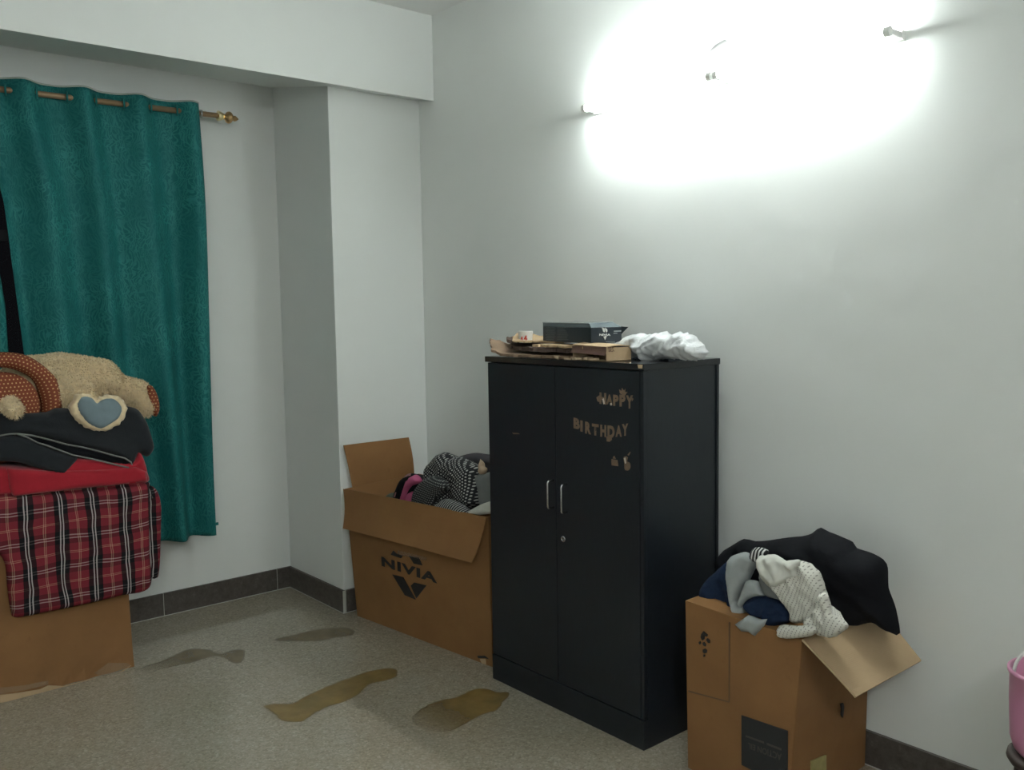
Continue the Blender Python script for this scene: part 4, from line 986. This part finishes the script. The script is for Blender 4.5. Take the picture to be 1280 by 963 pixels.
puff('denim_fold', 'denim', B([(300, 480), (400, 450), (540, 480), (578, 540), (570, 600), (500, 625), (480, 662), (430, 635), (420, 590), (350, 570), (310, 530)]), ('y', -.42), .030, .035, .04, (.018, 20, .5, 3), step=.008, parent=jn, seed=53)
gs = puff('sweatshirt', 'ltgrey', B([(200, 230), (240, 205), (300, 190), (340, 215), (365, 245), (330, 300), (300, 370), (270, 430), (245, 490), (300, 500), (305, 550), (275, 575), (240, 560), (212, 480), (198, 380), (192, 300)]), ('y', -.41), .026, .03, .03, (.012, 16, 1.3, 3), step=.008, seed=54)
tag(gs, 'light grey sweatshirt between the navy denim and the white knit top', 'clothing')
puff('sleeve', 'ltgrey', B([(300, 362), (370, 365), (395, 410), (415, 448), (350, 455), (300, 480), (262, 520), (245, 495), (270, 430)]), ('y', -.43), .018, .02, .02, (.004, 20, .6, 3), step=.008, parent=gs, seed=55)
puff('cuff', 'ltgrey', B([(230, 622), (312, 565), (370, 590), (425, 588), (400, 640), (352, 690), (310, 665), (270, 662)]), ('y', -.475), .014, .018, .02, (.003, 20, .6, 3), step=.008, parent=gs, seed=56, sharp=True)
tag(puff('striped_cloth', 'stripe_v', B([(322, 200), (345, 168), (390, 165), (425, 190), (410, 220), (375, 250), (345, 250), (325, 230)]), ('y', -.43), .015, .015, .02, (.003, 20, .6, 3), step=.006, seed=57), 'bit of black and white ribbed cloth above the light grey sweatshirt', 'clothing')
wl = puff('knit_top', 'lace', B([(370, 250), (400, 220), (470, 205), (530, 240), (620, 238), (700, 270), (750, 330), (775, 420), (800, 490), (808, 550), (860, 585), (905, 622), (880, 655), (830, 690), (770, 690), (700, 650), (660, 605), (600, 618), (570, 590), (560, 530), (500, 430), (440, 400), (390, 330)]), ('y', -.43), .022, .022, .03, (.024, 19, -.95, 3.5), step=.007, seed=58, fray=.004)
tag(wl, 'white openwork knitted top draped over the front of the right box', 'clothing')
puff('lining', 'white_cloth', B([(378, 215), (420, 212), (470, 205), (530, 240), (620, 238), (600, 290), (610, 330), (560, 350), (480, 400), (440, 370), (400, 330), (380, 270)]), ('y', -.455), .022, .02, .02, (.016, 26, -.7, 3), step=.006, parent=wl, seed=59, fray=.003)
puff('grey_underside', 'grey_cloth', B([(375, 300), (400, 330), (500, 410), (545, 480), (470, 470), (410, 445), (380, 370)]), ('y', -.44), .012, .015, .02, (.004, 24, 1.2, 3), step=.008, parent=wl, seed=60)
puff('hem_roll', 'lace', B([(485, 650), (510, 622), (600, 628), (690, 625), (720, 655), (680, 690), (560, 705), (500, 695)]), ('y', -.495), .02, .014, .012, (.002, 24, .0, 3), step=.007, parent=wl, seed=61)
puff('front_panel', 'lace', B([(655, 600), (700, 540), (730, 450), (775, 430), (800, 490), (810, 555), (905, 622), (860, 670), (825, 692), (770, 690), (700, 650)]), ('y', -.465), .012, .012, .01, (.018, 24, -1.15, 3.5), step=.006, parent=wl, seed=62, fray=.004)

# ------------------------------------------------------------------ pink bucket on a low stool at the right edge
bc = at(1313, 935, 'y', -.40); 
stl = thing('stool', 'low dark brown stool under the pink bucket at the right edge of the photo', 'stool', (bc.x, bc.y, 0))
zs = at(1278, 934, 'y', bc.y).z
obj('seat', lathe(bmesh.new(), (bc.x, bc.y, zs-.025), (0, 0, 1), [(0, .085), (.012, .092), (.022, .09), (.025, .08)], 30), 'stool', stl, True)
for k_ in range(4):
    a = PI/4+PI/2*k_; obj('leg', tube(bmesh.new(), [(bc.x+.065*math.cos(a), bc.y+.065*math.sin(a), zs-.02), (bc.x+.10*math.cos(a), bc.y+.10*math.sin(a), 0.004)], [.014, .011], 12), 'stool', stl, True)
rr_ = 45*2.3/CF
bu = thing('bucket', 'pink plastic bucket with a white handle at the right edge of the photo', 'bucket', (bc.x, bc.y, zs))
hb = at(1272, 828, 'y', bc.y).z-zs
obj('bucket_wall', lathe(bmesh.new(), (bc.x, bc.y, zs), (0, 0, 1), [(0, rr_*.72), (.012, rr_*.84), (.04, rr_*.93), (hb*.6, rr_*.97), (hb-.012, rr_*.98), (hb-.008, rr_*1.03), (hb, rr_*1.03), (hb, rr_*.95), (hb*.6, rr_*.93), (.05, rr_*.86), (.02, rr_*.6)], 40), 'pink_plast', bu, True)
obj('handle', tube(bmesh.new(), [(bc.x-rr_*.93*math.cos(a)*.8-.0, bc.y-rr_*.5*math.cos(a), zs+hb-.01+.075*math.sin(a)) for a in [PI*i/24 for i in range(25)]], .004, 10), 'whiteplast', bu, True)

# ------------------------------------------------------------------ light: night outside, the two tubes, and the lamp on the opposite wall behind the camera
wo = bpy.data.worlds.new('night'); bpy.context.scene.world = wo; wo.use_nodes = True
wo.node_tree.nodes['Background'].inputs[0].default_value = (.005, .005, .006, 1); wo.node_tree.nodes['Background'].inputs[1].default_value = .3
vs_ = bpy.context.scene.view_settings
vs_.view_transform = 'Standard'; vs_.look = 'None'; vs_.gamma = 1; vs_.use_curve_mapping = False; vs_.exposure = 1.62
